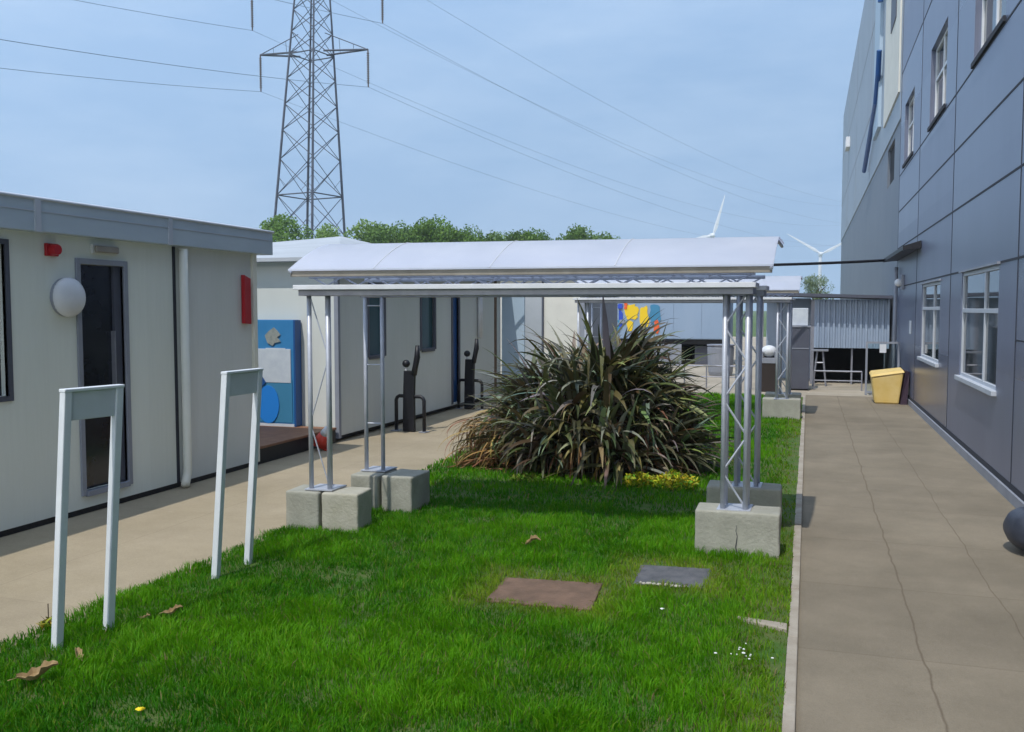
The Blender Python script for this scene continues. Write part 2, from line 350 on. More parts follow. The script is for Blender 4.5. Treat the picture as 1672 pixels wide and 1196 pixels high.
# wall with window openings
WINS = [(10.5, 12.9, .955, 2.255, 'low'), (14.9, 17.2, .985, 2.215, 'low'),
        (6.3, 8.2, 4.78, 6.05, 'up'), (10.6, 12.5, 4.78, 6.05, 'up'), (14.9, 16.8, 4.8, 6.05, 'up'), (19.3, 21.1, 4.82, 6.05, 'up'), (6.0, 8.3, .955, 2.255, 'low')]
def wall_with_holes(x0, x1, ya, yb, za, zb, holes):
    ys = sorted({ya, yb, *[h[0] for h in holes], *[h[1] for h in holes]}); zs = sorted({za, zb, *[h[2] for h in holes], *[h[3] for h in holes]})
    mb = MB()
    for i in range(len(ys)-1):
        for j in range(len(zs)-1):
            cy, cz = (ys[i]+ys[i+1])/2, (zs[j]+zs[j+1])/2
            if any(h[0] < cy < h[1] and h[2] < cz < h[3] for h in holes): continue
            mb.box(x0, x1, ys[i], ys[i+1], zs[j], zs[j+1])
    return mb
P(wall_with_holes(XW, XW+.24, -6, 22.1, 0, 14, WINS), 'wall', 'clad', office)
P(B(XW+1.6, XW+1.7, -6, 22.1, 0, 14), 'inner_wall', 'dark', office)
P(B(XW+.24, XW+1.6, -6, 22.1, 3.0, 3.1), 'inner_floor', 'dark', office)
P(B(XW+.24, XW+1.7, -6.1, -6, 0, 14), 'end_wall', 'clad', office)
sm = MB()
for yy in (1.1, 5.4, 9.62, 13.88, 18.1, 22.0): sm.box(XW-.004, XW, yy-.011, yy+.011, .16, 14)
for zz in (2.275, 3.12, 3.92, 4.70, 6.9, 8.6, 10.3, 12):
    for a, b in ((-6, 1.089), (1.111, 5.389), (5.411, 9.609), (9.631, 13.869), (13.891, 18.089), (18.111, 21.989)):
        sm.box(XW-.004, XW, a, b, zz-.012, zz+.012)
for a, b in ((5.411, 9.609), (-6, 1.089)): sm.box(XW-.004, XW, a, b, 1.50, 1.516)
P(sm, 'panel_joint', 'seam', office)
P(B(XW-.03, XW, -6, 22.1, .0, .10), 'plinth', 'trim', office, label='grey metal drip strip along the foot of the wall')
P(B(XW-.006, XW, -6, 22.1, .10, .16), 'plinth_gap', 'seam', office)
for (a, b, z0, z1, kd) in WINS:
    f = MB(); w = .045; x0, x1 = (XW+.012, XW+.05) if kd == 'low' else (XW+.07, XW+.11)
    f.box(x0, x1, a, a+w, z0, z1); f.box(x0, x1, b-w, b, z0, z1); f.box(x0, x1, a+w, b-w, z0, z0+w); f.box(x0, x1, a+w, b-w, z1-w, z1)
    if kd == 'low':
        zt = z0+.80; f.box(x0, x1, a+w, b-w, zt, zt+.05)
        for t in (.36,): f.box(x0+.002, x1, a+(b-a)*t-.022, a+(b-a)*t+.022, z0+w, zt); f.box(x0+.002, x1, a+(b-a)*t-.022, a+(b-a)*t+.022, zt+.05, z1-w)
    else:
        zt = z0+.72; f.box(x0+.002, x1, a+(b-a)*.5-.03, a+(b-a)*.5+.03, z0+w, z1-w)
        f.box(x0+.004, x1, a+w, a+(b-a)*.5-.03, zt, zt+.05); f.box(x0+.004, x1, a+(b-a)*.5+.03, b-w, zt, zt+.05)
    fr = P(f, 'window', 'frame_grey' if kd == 'low' else 'white', office, .004)
    P(B(x1-.015, x1-.009, a+.03, b-.03, z0+.03, z1-.03), 'pane', 'glass', fr)
    if kd == 'low':
        P(B(XW-.05, XW+.015, a-.05, b+.05, z0-.05, z0+.004), 'sill', 'frame_grey', fr, .004)
        P(B(XW-.035, XW-.002, a-.06, b+.06, z1+.004, z1+.03), 'drip_cap', 'trim', fr)
    else:
        P(B(XW-.03, XW-.005, a-.03, b+.03, z0-.07, z0-.01), 'sill', 'seam', fr)
# far, taller wing
holes = [(23.7, 25.7, 4.87, 5.84, '')]
P(wall_with_holes(XW+.02, XW+.2, 22.1, 61, 0, 5.98, holes), 'far_wall', 'clad_mid', office, label='blue grey lower wall of the far wing')
P(B(XW+.09, XW+.12, 23.7, 25.7, 4.87, 5.84), 'far_window', 'dark', office)
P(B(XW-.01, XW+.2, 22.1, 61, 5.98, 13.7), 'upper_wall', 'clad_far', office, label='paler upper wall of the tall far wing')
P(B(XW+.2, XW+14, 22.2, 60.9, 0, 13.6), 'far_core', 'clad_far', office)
P(B(XW+1.7, XW+14, -6, 22.1, 0, 13.9), 'core', 'clad', office)
sm = MB()
for zz in (8.2, 10.9): sm.box(XW-.016, XW-.01, 30, 61, zz-.03, zz+.03)
for yy in (33, 43, 52): sm.box(XW-.015, XW-.01, yy-.03, yy+.03, 6.1, 13.7)
P(sm, 'panel_joint', 'trim', office)
P(B(XW-.05, XW-.012, 22.3, 26.6, 6.6, 13.7), 'cladding_strip', 'cream', office, label='buff vertical panel high on the wall')
P(B(XW-.07, XW-.05, 23.2, 24.6, 8.5, 13.7), 'cladding_strip', 'cab_dark', office, label='dark vertical louvre high on the wall')
dpipe = P(T([(XW-.13,27.6,13.6),(XW-.13,27.6,10.2)], .07, 10).tube([(XW-.13,27.6,8.9),(XW-.13,27.9,8.3),(XW-.13,28.6,7.7),(XW-.13,33.9,6.5)], .07, 10), 'drainpipe', 'blue3', office, label='dark blue rainwater pipe bending at its foot')
P(B(XW-.10, XW-.012, 28.0, 30.2, 6.9, 13.6), 'cladding_strip', 'bluepanel', office, label='pale blue strip beside the blue pipe')
ob = MB().box(XW-.2, XW-.012, 50, 51.5, 10.0, 10.5)
P(ob, 'flood_light', 'white', office)
# ledge along the wall + cable
tag(MB().prism([(XW-.30, 2.83), (XW-.01, 2.86), (XW-.01, 2.99), (XW-.30, 2.90)], 'y', 17.45, 22.0).build('awning', 'black'), 'thin dark awning fixed to the grey wall above the far door', 'awning')
cb = []
A, Bp = Vector((XW-.24, 21.6, 2.86)), Vector((-6.0, 17.2, 2.72))
for i in range(25):
    t = i/24; p = A.lerp(Bp, t); p.z -= .10*4*t*(1-t); cb.append(p)
tag(MB().tube(cb, .03, 8).build('overhead_cable', 'black', smooth=True), 'black cable strung across the path from the dark awning to the cabin roof', 'cable')
# wall fittings
tag(MB().box(XW-.012, XW-.001, 18.75, 19.05, 1.33, 1.58).build('wall_notice', 'white', bevel=.004), 'small white notice on the grey wall just above the yellow bin', 'notice')
wl = thing('wall_lamp', 'pale round lamp high on the grey wall corner under the awning', 'lamp', (XW, 20.4, 2.30))
P(B(XW-.06, XW-.001, 20.3, 20.5, 2.2, 2.5), 'housing', 'trim', wl, .01); P(MB().ball((XW-.10, 20.4, 2.34), .08), 'diffuser', 'white', wl, smooth=True)
tag(T([(XW-.06,21.5,0),(XW-.06,21.5,2.7)], .04, 10).build('rain_pipe', 'trim', smooth=True), 'grey rainwater pipe running down the wall below the dark awning', 'pipe')

# ---------------------------------------------------------------- left cabin (near)
XL = -6.03
cab = thing('portable_cabin', 'greenish grey portable cabin with blue grey fascia beside the left path', 'portable cabin', (XL, 4, 0))
dr = (6.47, 7.00, .20, 2.19)
P(wall_with_holes(XL-.12, XL, -6, 7.72, .05, 2.44, [dr, (3.9, 5.69, 1.11, 2.31)]), 'wall', 'cabin', cab)
P(B(XL-.12, XL-.004, 7.725, 9.13, .05, 2.44), 'wall', 'cabin_cool', cab, label='cooler grey end panel of the cabin')
P(B(XL-4, XL-.121, 9.02, 9.12, .05, 2.44), 'end_wall', 'cabin_cool', cab); P(B(XL-3.9, XL-.16, -6, 9.0, 0, .045), 'skirt', 'black', cab)
P(B(XL-.03, XL-.01, -6, 9.1, 0, .049), 'base_gap', 'black', cab)
P(B(XL-.9, XL-.8, -6, 9.0, .05, 2.4), 'inner_wall', 'dark', cab)
P(B(XL-.8, XL-.12, -6, 9.0, .06, .1), 'inner_floor', 'dark', cab)
P(B(XL-.004, XL+.012, 7.70, 7.735, .05, 2.42), 'joint_strip', 'seam', cab)
P(B(XL-.02, XL+.03, 9.06, 9.135, .04, 2.43), 'corner_post', 'pipe', cab, .006)
P(T([(XL+.055, 7.80, 2.40), (XL+.055, 7.80, .16), (XL+.06, 7.77, .08), (XL+.10, 7.70, .035)], .043, 14), 'downpipe', 'pipe', cab, smooth=True)
fa = P(B(XL-.1, XL+.10, -6, 9.36, 2.425, 2.685), 'fascia', 'fascia', cab, .006)
P(B(XL+.100, XL+.106, -6, 9.36, 2.585, 2.592), 'fold', 'flash', fa)
for yy in (1.7, 3.85, 5.93, 7.55): P(B(XL+.10, XL+.113, yy-.03, yy+.03, 2.423, 2.69), 'cover_strip', 'flash', fa)
rf = MB()
prof = [(XL+.115, 2.675), (XL+.115, 2.70), (XL-.25, 2.76), (XL-4.1, 2.86), (XL-4.1, 2.675)]
rf.prism(prof, 'y', -6, 9.38)
P(rf, 'roof', 'flash', cab, .01)
# door
d = P(B(XL-.03, XL+.02, 6.42, 6.47, .16, 2.24).box(XL-.03, XL+.02, 7.0, 7.05, .16, 2.24).box(XL-.03, XL+.02, 6.47, 7.0, 2.19, 2.24).box(XL-.03, XL+.035, 6.47, 7.0, .15, .20), 'door', 'trim', cab, .004)
P(B(XL-.07, XL-.05, 6.47, 7.0, .20, 2.19), 'leaf', 'doorglass', d)
P(B(XL-.05, XL-.025, 6.91, 7.0, .20, 2.19), 'side_frame', 'cab_dark', d)
P(B(XL-.05, XL-.01, 6.89, 6.905, .9, 1.6), 'handle', 'alu_d', d)
P(B(XL-.09, XL-.07, 3.9, 5.69, 1.11, 2.31), 'window', 'doorglass', cab)
P(B(XL-.03, XL+.012, 5.69, 5.73, 1.07, 2.35).box(XL-.03, XL+.012, 3.9, 5.69, 1.07, 1.11).box(XL-.03, XL+.012, 3.9, 5.69, 2.31, 2.35), 'window_frame', 'cab_dark', cab)
bl = thing('bulkhead_light', 'white oval bulkhead lamp beside the dark cabin door', 'lamp', (XL, 6.30, 1.90))
P(T([(XL, 6.30, 1.90), (XL+.045, 6.30, 1.90)], .165, 28), 'base', 'trim', bl)
P(MB().ball((XL+.045, 6.30, 1.90), .085, .168, .168, 24, 16), 'diffuser', 'white', bl, smooth=True)
sn = thing('alarm_sounder', 'red fire alarm sounder under the cabin fascia', 'alarm', (XL, 6.16, 2.3))
P(B(XL, XL+.03, 6.09, 6.22, 2.24, 2.345), 'backplate', 'red', sn, .006); P(T([(XL+.03, 6.155, 2.293), (XL+.085, 6.155, 2.293)], [.05, .042], 18), 'horn', 'red', sn, smooth=False)
bx = thing('emergency_light', 'slim pale box lamp above the cabin door', 'lamp', (XL, 6.75, 2.33))
P(B(XL, XL+.03, 6.60, 6.92, 2.29, 2.37), 'housing', 'cabin_cool', bx, .005); P(B(XL+.03, XL+.06, 6.62, 6.90, 2.30, 2.36), 'diffuser', 'rail', bx, .01)
tag(MB().prism([(8.86,2.18),(8.98,2.14),(8.98,1.63),(8.86,1.64)], 'x', XL+.002, XL+.05).build('fire_sign', 'red', bevel=.004), 'tall red fire sign near the far corner of the near cabin', 'sign')

# ---------------------------------------------------------------- second cabin row
c2 = thing('portable_cabin', 'long pale portable cabin beyond the gap, behind the canopy legs', 'portable cabin', (XL, 11.05, 0))
ww = [(11.95,12.50,1.1,2.15), (13.85,14.45,1.12,2.15), (15.25,15.55,.12,2.1)]
P(wall_with_holes(XL-.12, XL, 11.05, 17.95, .08, 2.45, ww), 'wall', 'cabin_cool', c2)
P(B(XL-4.5, XL-.121, 11.05, 11.15, .08, 2.45), 'end_wall', 'cabin_pale', c2)
P(B(XL-4.4, XL-.1, 11.15, 17.85, 0, .07), 'skirt', 'black', c2)
P(B(XL-4.5, XL-.12, 17.85, 17.95, .08, 2.45), 'end_wall', 'cabin_pale', c2)
P(B(XL-.04, XL+.02, 11.04, 11.10, .05, 2.44), 'corner_post', 'trim', c2)
for a, b, z0, z1 in ww[:2]:
    f = P(B(XL-.03, XL+.02, a-.03, a+.03, z0, z1).box(XL-.03, XL+.02, b-.03, b+.03, z0, z1).box(XL-.03, XL+.02, a+.03, b-.03, z0-.03, z0+.03).box(XL-.03, XL+.02, a+.03, b-.03, z1-.03, z1+.03), 'window', 'cab_dark', c2, .01)
    P(B(XL-.05, XL-.04, a, b, z0, z1), 'pane', 'teal', f)
f = P(B(XL-.06, XL-.03, 15.25, 15.55, .12, 2.1), 'door', 'blue3', c2)
P(B(XL-.03, XL+.02, 15.2, 15.25, .1, 2.14).box(XL-.03, XL+.02, 15.55, 15.6, .1, 2.14), 'frame', 'cab_dark', f)
P(T([(XL+.05,16.58,2.4),(XL+.05,16.58,1.25)], .05, 10), 'downpipe', 'white', c2, smooth=True)
P(B(XL+.001, XL+.012, 17.55, 17.68, .1, 2.42), 'joint_strip', 'rust', c2)
# hipped roof: eave all round, rising from the front gable
e0, e1, zE, zR = 10.85, 18.1, 2.44, 3.15
xe, xw = XL+.12, XL-4.6
rv = [(xe,e0,zE),(xe,e1,zE),(xw,e1,zE),(xw,e0,zE),(xe,e0,zE+.05),(xe,e1,zE+.05),(xw,e1,zE+.05),(xw,e0,zE+.05),(xe-2.2,e0+4.2,zR-.03),(xe-2.2,e1-3,zR-.03)]
P(MB().add(rv, [(0,3,2,1),(0,1,5,4),(1,2,6,5),(2,3,7,6),(3,0,4,7),(4,8,7),(4,5,9,8),(5,6,9),(6,7,8,9)]), 'roof', 'roofgrey', c2)
P(B(xe-.003, xe+.05, e0, e1, zE-.06, zE+.03), 'gutter', 'seam', c2)
# open leaf at the far end and cream cabin behind
tag(MB().box(XL+.01, XL+.50, 18.0, 18.05, .08, 2.1).build('open_door', 'bluepanel', bevel=.006), 'pale blue door leaf standing open at the far end of the cabin row', 'door')
c3 = thing('portable_cabin', 'small cream cabin behind the flax bush at the far end of the row', 'portable cabin', (-6.4, 20, 0))
P(B(-9, -4.95, 20.4, 24, .1, 2.5), 'wall', 'cream', c3); P(B(-4.949, -4.78, 20.41, 23.9, .1, 2.48), 'side_panel', 'trim', c3)
P(B(-9.1, -4.7, 20.25, 24.1, 2.5, 2.6), 'roof', 'roofgrey', c3)
P(B(-5.84, -5.80, 20.36, 20.4, .1, 2.5), 'door_frame', 'cab_dark', c3)
P(B(-6.29, -6.25, 20.36, 20.4, .1, 2.5), 'door_frame', 'cab_dark', c3)
P(B(-6.25, -5.84, 20.37, 20.4, .1, 2.4), 'door', 'roofgrey', c3)
# deck, blue machine, cone in the gap
dk = thing('timber_deck', 'brown topped deck with a black skirt in the gap between the two cabins', 'deck', (XL-.6, 10, 0))
P(B(XL-1.9, XL, 9.14, 11.0, .175, .205), 'boards', 'wood', dk, .004); P(B(XL-1.88, XL-.01, 9.15, 10.99, 0, .174), 'skirt', 'black', dk)
vm = thing('vending_machine', 'blue vending machine with a white panel standing on the deck', 'vending machine', (-6.9, 10.8, .205))
P(B(-7.35, -6.60, 10.89, 11.03, .24, 1.655), 'cabinet', 'blue', vm, .008)
P(B(-7.33, -6.60, 10.87, 11.03, .206, .24), 'base', 'poster', vm)
P(B(-6.599, -6.572, 10.875, 11.03, .21, 1.65), 'side_edge', 'blue3', vm)
P(B(-7.3, -6.645, 10.875, 10.889, .80, 1.26), 'poster', 'poster', vm, .004)
P(B(-7.3, -6.63, 10.88, 10.889, .26, .84), 'lower_panel', 'tealp', vm)
P(MB().prism([(-7.0+.17*math.cos(t)*(1 if 1 else 1), .50+.26*math.sin(t)) for t in [i*math.pi/10 for i in range(20)]], 'y', 10.868, 10.879), 'logo', 'blue2', vm)
P(MB().prism([(-7.3,.26),(-7.16,.26),(-7.13,.70),(-7.03,.80),(-7.12,.93),(-7.2,.86),(-7.3,.84)], 'y', 10.864, 10.874), 'logo', 'blue3', vm)
P(MB().prism([(-6.98,1.50),(-6.90,1.55),(-6.84,1.50),(-6.80,1.45),(-6.85,1.42),(-6.80,1.36),(-6.89,1.34),(-6.92,1.30),(-7.0,1.34),(-7.04,1.44)], 'y', 10.875, 10.889), 'logo', 'emblem', vm)
P(B(-7.03, -6.73, 10.878, 10.889, 1.255, 1.272), 'logo', 'poster', vm)
cn = thing('traffic_cone', 'small red and white cone tipped over by the deck corner', 'traffic cone', (-5.86, 10.35, .0))
a0, a1 = Vector((-5.90, 10.38, .09)), Vector((-5.78, 10.30, .30))
def lerp(t): return a0.lerp(a1, t)
P(T([lerp(0), lerp(.6)], [.125, .065], 20), 'body', 'cone', cn, smooth=True); P(T([lerp(.6), lerp(1)], [.064, .03], 20), 'sleeve', 'white', cn, smooth=True)
P(T([lerp(-.06), lerp(0.0)], .145, 4), 'foot', 'cone', cn)

# ---------------------------------------------------------------- black raised-arm posts
def figure(loc, label, s=1):
    t = thing('figure_post', label, 'cycle stand', loc, 'black figure shaped stands along the cabins', R(-8))
    MB().prism([(-.10,0),(.10,0),(.095,.55),(.105,.80),(.12,.90),(-.075,.90),(-.09,.55)], 'y', -.03, .03).build('body', 'black', t, bevel=.012)
    T([(.085,-0,.84),(.115,0,.97),(.145,0,1.1),(.15,0,1.27)], [.045,.042,.045,.03], 12).build('raised_arm', 'black', t, smooth=True)
    MB().ball((-.045,0,1.0), .058).build('head', 'black', t, smooth=True)
    T([(-.045,0,.9),(-.045,0,.97)], .02, 8).build('neck', 'white', t)
    h = T([(-.235,.02,0),(-.235,.02,.46),(-.215,.02,.50),(-.18,.02,.52),(.19,.02,.52),(.225,.02,.50),(.245,.02,.46),(.245,.02,0)], .027, 10)
    h.build('hoop', 'black', t, smooth=True)
    MB().box(-.29,-.18,-.05,.09,0,.012).build('foot_plate', 'trim', t); MB().box(.19,.30,-.05,.09,0,.012).build('foot_plate', 'trim', t)
    t.scale = (s, s, s); return t
fg = figure((-5.56, 12.33, 0), 'black figure shaped stand with raised arm, nearer of the two by the cabin wall')
dup(fg, (-5.78, 15.45, 0), None, 'black figure shaped stand with raised arm, farther of the two half behind the flax bush')

# ---------------------------------------------------------------- canopy shelter
UV = Vector((.997, .077, 0)); VV = Vector((.03, .9995, 0))
OX = Vector((-3.75, 6.65, 0))
SL = 3.27; SD = .93; HS = .16
def q(u, v, z): p = UV*u + VV*v; return (p.x, p.y, z)
def shelter(loc, label):
    t = thing('canopy_shelter', label, 'shelter', loc, 'white roofed truss shelters on the lawn')
    h = HS/2
    ch = .019
    for (u, v) in ((0,0), (SL,0), (0,SD), (SL,SD)):
        leg = MB()
        z0, z1 = .335, 1.93
        for a in (-h, h):
            for b in ((-h, h) if u > 1 else (-h,)): leg.tube([q(u+a, v+b, z0), q(u+a, v+b, z1)], ch, 10)
        if u < 1 and v < .5: leg.tube([q(u, v+h, z0), q(u, v+h, z1)], ch*.9, 10)
        o = leg.build('leg', 'alu', t, smooth=False)
        for p in o.data.polygons: p.use_smooth = len(p.vertices) == 4
        web = MB(); n = 6 if u > 1 else 3
        for k in range(n):
            za, zb = z0+(z1-z0)*k/n, z0+(z1-z0)*(k+1)/n; s = h if k % 2 else -h
            if u < 1:
                if v < .5: web.tube([q(u-s, v-h, za+.02), q(u+s, v-h, zb)], .006, 6)
                elif k: MB().tube([q(u-h, v-h, zb-.1), q(u+h, v-h, zb-.1)], .006, 6).build('rung', 'alu', o)
                else: web.tube([q(u-h, v-h, zb-.1), q(u+h, v-h, zb-.1)], .006, 6)
                continue
            web.tube([q(u-s, v-h, za+.02), q(u+s, v-h, zb-.0)], .0085, 6)
            web.tube([q(u+h, v+s, za+.02), q(u+h, v-s, zb)], .007, 6)
        web.build('lacing', 'alu', o)
        MB().add([q(u+a, v+b, z) for z in (.331, .341) for a, b in ((-.12,-.12),(.12,-.12),(.12,.12),(-.12,.12))],
                 [(0,3,2,1),(4,5,6,7),(0,1,5,4),(1,2,6,5),(2,3,7,6),(3,0,4,7)]).build('base_plate', 'alu', o)
    def bar(u0, u1, v0, v1, z0, z1, name, m, par=t):
        return MB().add([q(u, v, z) for z in (z0, z1) for u, v in ((u0,v0),(u1,v0),(u1,v1),(u0,v1))],
                 [(0,3,2,1),(4,5,6,7),(0,1,5,4),(1,2,6,5),(2,3,7,6),(3,0,4,7)]).build(name, m, par, bevel=.003)
    for v, nm in ((0, 'front_beam'), (SD, 'back_beam')):
        b = bar(-.14, SL+.14, v-.215 if v == 0 else v-.11, v+.11 if v == 0 else v+.215, 1.953, 1.990, nm, 'white')
        bar(-.12, SL+.12, v-.17 if v == 0 else v-.10, v+.10 if v == 0 else v+.17, 1.905, 1.954, 'soffit_rail', 'alu_d', b)
        g = MB(); n = 26
        for k in range(n):
            u0, u1 = -.1+(SL+.2)*k/n, -.1+(SL+.2)*(k+1)/n
            za, zb = (1.99, 2.06) if k % 2 else (2.06, 1.99)
            g.tube([q(u0, v, za), q(u1, v, zb)], .007, 6)
        g.tube([q(-.12, v, 2.062), q(SL+.12, v, 2.062)], .016, 8)
        g.build('lattice', 'alu', b)
        if v == 0: bar(-.16, SL+.25, v-.215, v-.185, 2.055, 2.108, 'gutter_rail', 'rail', b)
        else:
            for u in (0, SL*.33, SL*.67, SL): MB().tube([q(u, v, 2.06), q(u, v, 2.30)], .014, 8).build('roof_prop', 'alu', b)
    for u in (-.02, SL*.33, SL*.66, SL+.02):
        MB().add([q(u+a, v, z) for a in (-.02, .02) for v, z in ((.11,1.96),(SD-.11,1.96),(SD-.11,2.0),(.11,2.0))],
                 [(0,1,2,3),(7,6,5,4),(0,4,5,1),(1,5,6,2),(2,6,7,3),(3,7,4,0)]).build('cross_beam', 'alu_d', t)
    # barrel roof sheet
    prof = []
    for i in range(17):
        s = i/16; v = -.23+(SD+.28)*s; z = 2.112+(.238*(.55*math.sin(math.pi*s)+.45*min(1, s/.5)) if s < .5 else .238-.008*((s-.5)*2)**2)
        prof.append((v, z))
    rv = []; rf_ = []; us = np.linspace(-.17, SL+.26, 29)
    for u in us:
        sag = 0
        for v, z in prof: rv.append(q(u, v, z+sag))
        for v, z in prof: rv.append(q(u, v, z+sag-.012))
    n = 17; m2 = 2*n
    for i in range(len(us)-1):
        for j in range(n-1):
            a = i*m2+j; rf_.append((a, a+1, a+m2+1, a+m2)); b = a+n; rf_.append((b, b+m2, b+m2+1, b+1))
        rf_.append((i*m2, i*m2+m2, i*m2+m2+n, i*m2+n)); rf_.append((i*m2+n-1, i*m2+2*n-1, i*m2+m2+2*n-1, i*m2+m2+n-1))
    for i in (0, len(us)-1):
        for j in range(n-1): a = i*m2+j; rf_.append((a, a+n, a+n+1, a+1))
    ro = MB().add(rv, rf_).build('roof', 'roof', t, smooth=True)
    for p in ro.data.polygons: p.use_smooth = True
    em = ro.modifiers.new('split', 'EDGE_SPLIT'); em.split_angle = R(50)
    for u in (.55, 1.48, 2.42): MB().tube([q(u, v, z+.002) for v, z in prof], .0035, 6).build('roof_joint', 'white', ro)
    MB().tube([q(-.155, v, z-.03) for v, z in prof], .012, 8).build('end_hoop', 'alu', ro)
    MB().tube([q(SL+.245, v, z-.03) for v, z in prof], .012, 8).build('end_hoop', 'alu', ro)
    return t
sh = shelter(OX, 'white roofed metal shelter on truss legs in front of the flax bush')
dup(sh, (OX.x+.10, OX.y+8.72, 0), None, 'white roofed metal shelter farther back, seen under the near one behind the flax bush')

# concrete blocks under the legs
def block(x0, x1, y0, y1, h, label, m='conc2', rz=0, crack=None):
    cx, cy = (x0+x1)/2, (y0+y1)/2; import bmesh
    bm = bmesh.new(); bmesh.ops.create_cube(bm, size=1)
    bmesh.ops.scale(bm, verts=bm.verts, vec=(x1-x0, y1-y0, h)); bmesh.ops.translate(bm, verts=bm.verts, vec=(0,0,h/2))
    bmesh.ops.bevel(bm, geom=bm.edges[:], offset=.018, segments=3, affect='EDGES', profile=.6)
    bmesh.ops.subdivide_edges(bm, edges=[e for e in bm.edges if e.calc_length() > .1], cuts=5, use_grid_fill=True)
    for v in bm.verts:
        if v.co.z > .02:
            nn = noise.noise(Vector((v.co.x*9+cx*3, v.co.y*9+cy*5, v.co.z*9)))
            v.co += Vector((nn, noise.noise(v.co*8+Vector((5,cx,cy))), nn*.6))*.006
    me = bpy.data.meshes.new('concrete_block'); bm.to_mesh(me); bm.free(); me.materials.append(M_[m])
    for p in me.polygons: p.use_smooth = True
    o = bpy.data.objects.new('concrete_block', me); COL.objects.link(o); o.location = (cx, cy, 0); o.rotation_euler = (0,0,rz)
    if crack:
        kv = MB()
        for k in range(6):
            za, zb = crack[1]*k/6, crack[1]*(k+1)/6; xa = crack[0]+.006*math.sin(k*2.1); xb = crack[0]+.006*math.sin((k+1)*2.1); w = .005*(1-k/7)
            kv.add([(xa-w, -(y1-y0)/2-.007, za), (xa+w, -(y1-y0)/2-.007, za), (xb+w*.8, -(y1-y0)/2-.007, zb), (xb-w*.8, -(y1-y0)/2-.007, zb)], [(0,1,2,3)])
        k = kv.build('crack', 'seam', o)
    return tag(o, label, 'concrete block', 'concrete blocks weighing down the shelter legs')
a = R(4.4)
block(-4.03, -3.735, 6.48, 6.78, .325, 'pale concrete block, left one of the pair under the front left canopy leg', 'conc2', a*.6)
block(-3.715, -3.40, 6.50, 6.80, .325, 'cream concrete block, right one of the pair under the front left canopy leg', 'conc', a)
block(-3.87, -3.60, 7.30, 7.72, .325, 'grey concrete block, left one of the pair under the back left canopy leg', 'conc2', 0)
block(-3.575, -3.28, 7.32, 7.72, .325, 'grey concrete block, right one of the pair under the back left canopy leg', 'conc2', -a*.3)
block(-.765, -.165, 6.74, 7.03, .335, 'wide cracked concrete block under the front right canopy leg', 'conc2', R(.5), crack=(-.0, .24))
block(-.78, -.18, 7.68, 7.98, .335, 'concrete block half hidden behind the front right one', 'conc2', R(1))
block(-.69, -.09, 15.5, 15.8, .34, 'small looking concrete block under the far shelter beside the right path', 'conc2', 0)
block(-.69, -.09, 16.4, 16.85, .34, 'hidden concrete block at the back of the far shelter beside the right path', 'conc2', 0)
block(-4.0, -3.4, 15.2, 15.65, .34, 'concrete block behind the flax bush under the left leg of the far shelter', 'conc2', 0)
block(-3.95, -3.35, 16.05, 16.5, .34, 'rear left block behind the flax bush under the far shelter', 'conc2', 0)

# ---------------------------------------------------------------- white hoops
def hoop(p0, p1, lean, label):
    t = thing('white_hoop', label, 'hoop sign', (p0[0], p0[1], 0), 'white hoop posts along the left path')
    d = Vector((p1[0]-p0[0], p1[1]-p0[1], 0)); L = d.length; d.normalize(); n = Vector((d.y, -d.x, 0)); H = 1.375
    def pt(u, z, w=0): return d*u + n*w + Vector((lean[0]*z, lean[1]*z, z))
    def post(u, w): 
        mb = MB(); s = .0225
        mb.add([pt(u+a, z, b) for z in (-.05, H) for a, b in ((-s,-s),(s,-s),(s,s),(-s,s))], [(0,3,2,1),(4,5,6,7),(0,1,5,4),(1,2,6,5),(2,3,7,6),(3,0,4,7)])
        return mb.build(w, 'hoop', t, bevel=.005)
    post(0, 'post'); post(L, 'post')
    s = .012
    MB().add([pt(u, z, b) for z in (H-.155, H-.006) for u, b in ((.024,-s),(L-.024,-s),(L-.024,s),(.024,s))], [(0,3,2,1),(4,5,6,7),(0,1,5,4),(1,2,6,5),(2,3,7,6),(3,0,4,7)]).build('panel', 'hoop_panel', t, bevel=.003)
    MB().add([pt(u, z, b) for z in (H-.004, H+.014) for u, b in ((-.025,-.026),(L+.025,-.026),(L+.025,.026),(-.025,.026))], [(0,3,2,1),(4,5,6,7),(0,1,5,4),(1,2,6,5),(2,3,7,6),(3,0,4,7)]).build('cap', 'hoop', t, bevel=.004)
    return t
hoop((-3.727, 3.767), (-3.668, 4.074), (.062, .02), 'white hoop of two posts and a top board, nearest the camera on the grass edge')
hoop((-3.742, 5.149), (-3.732, 5.509), (.068, .02), 'white hoop of two posts and a top board, farther one next to the cabin corner')

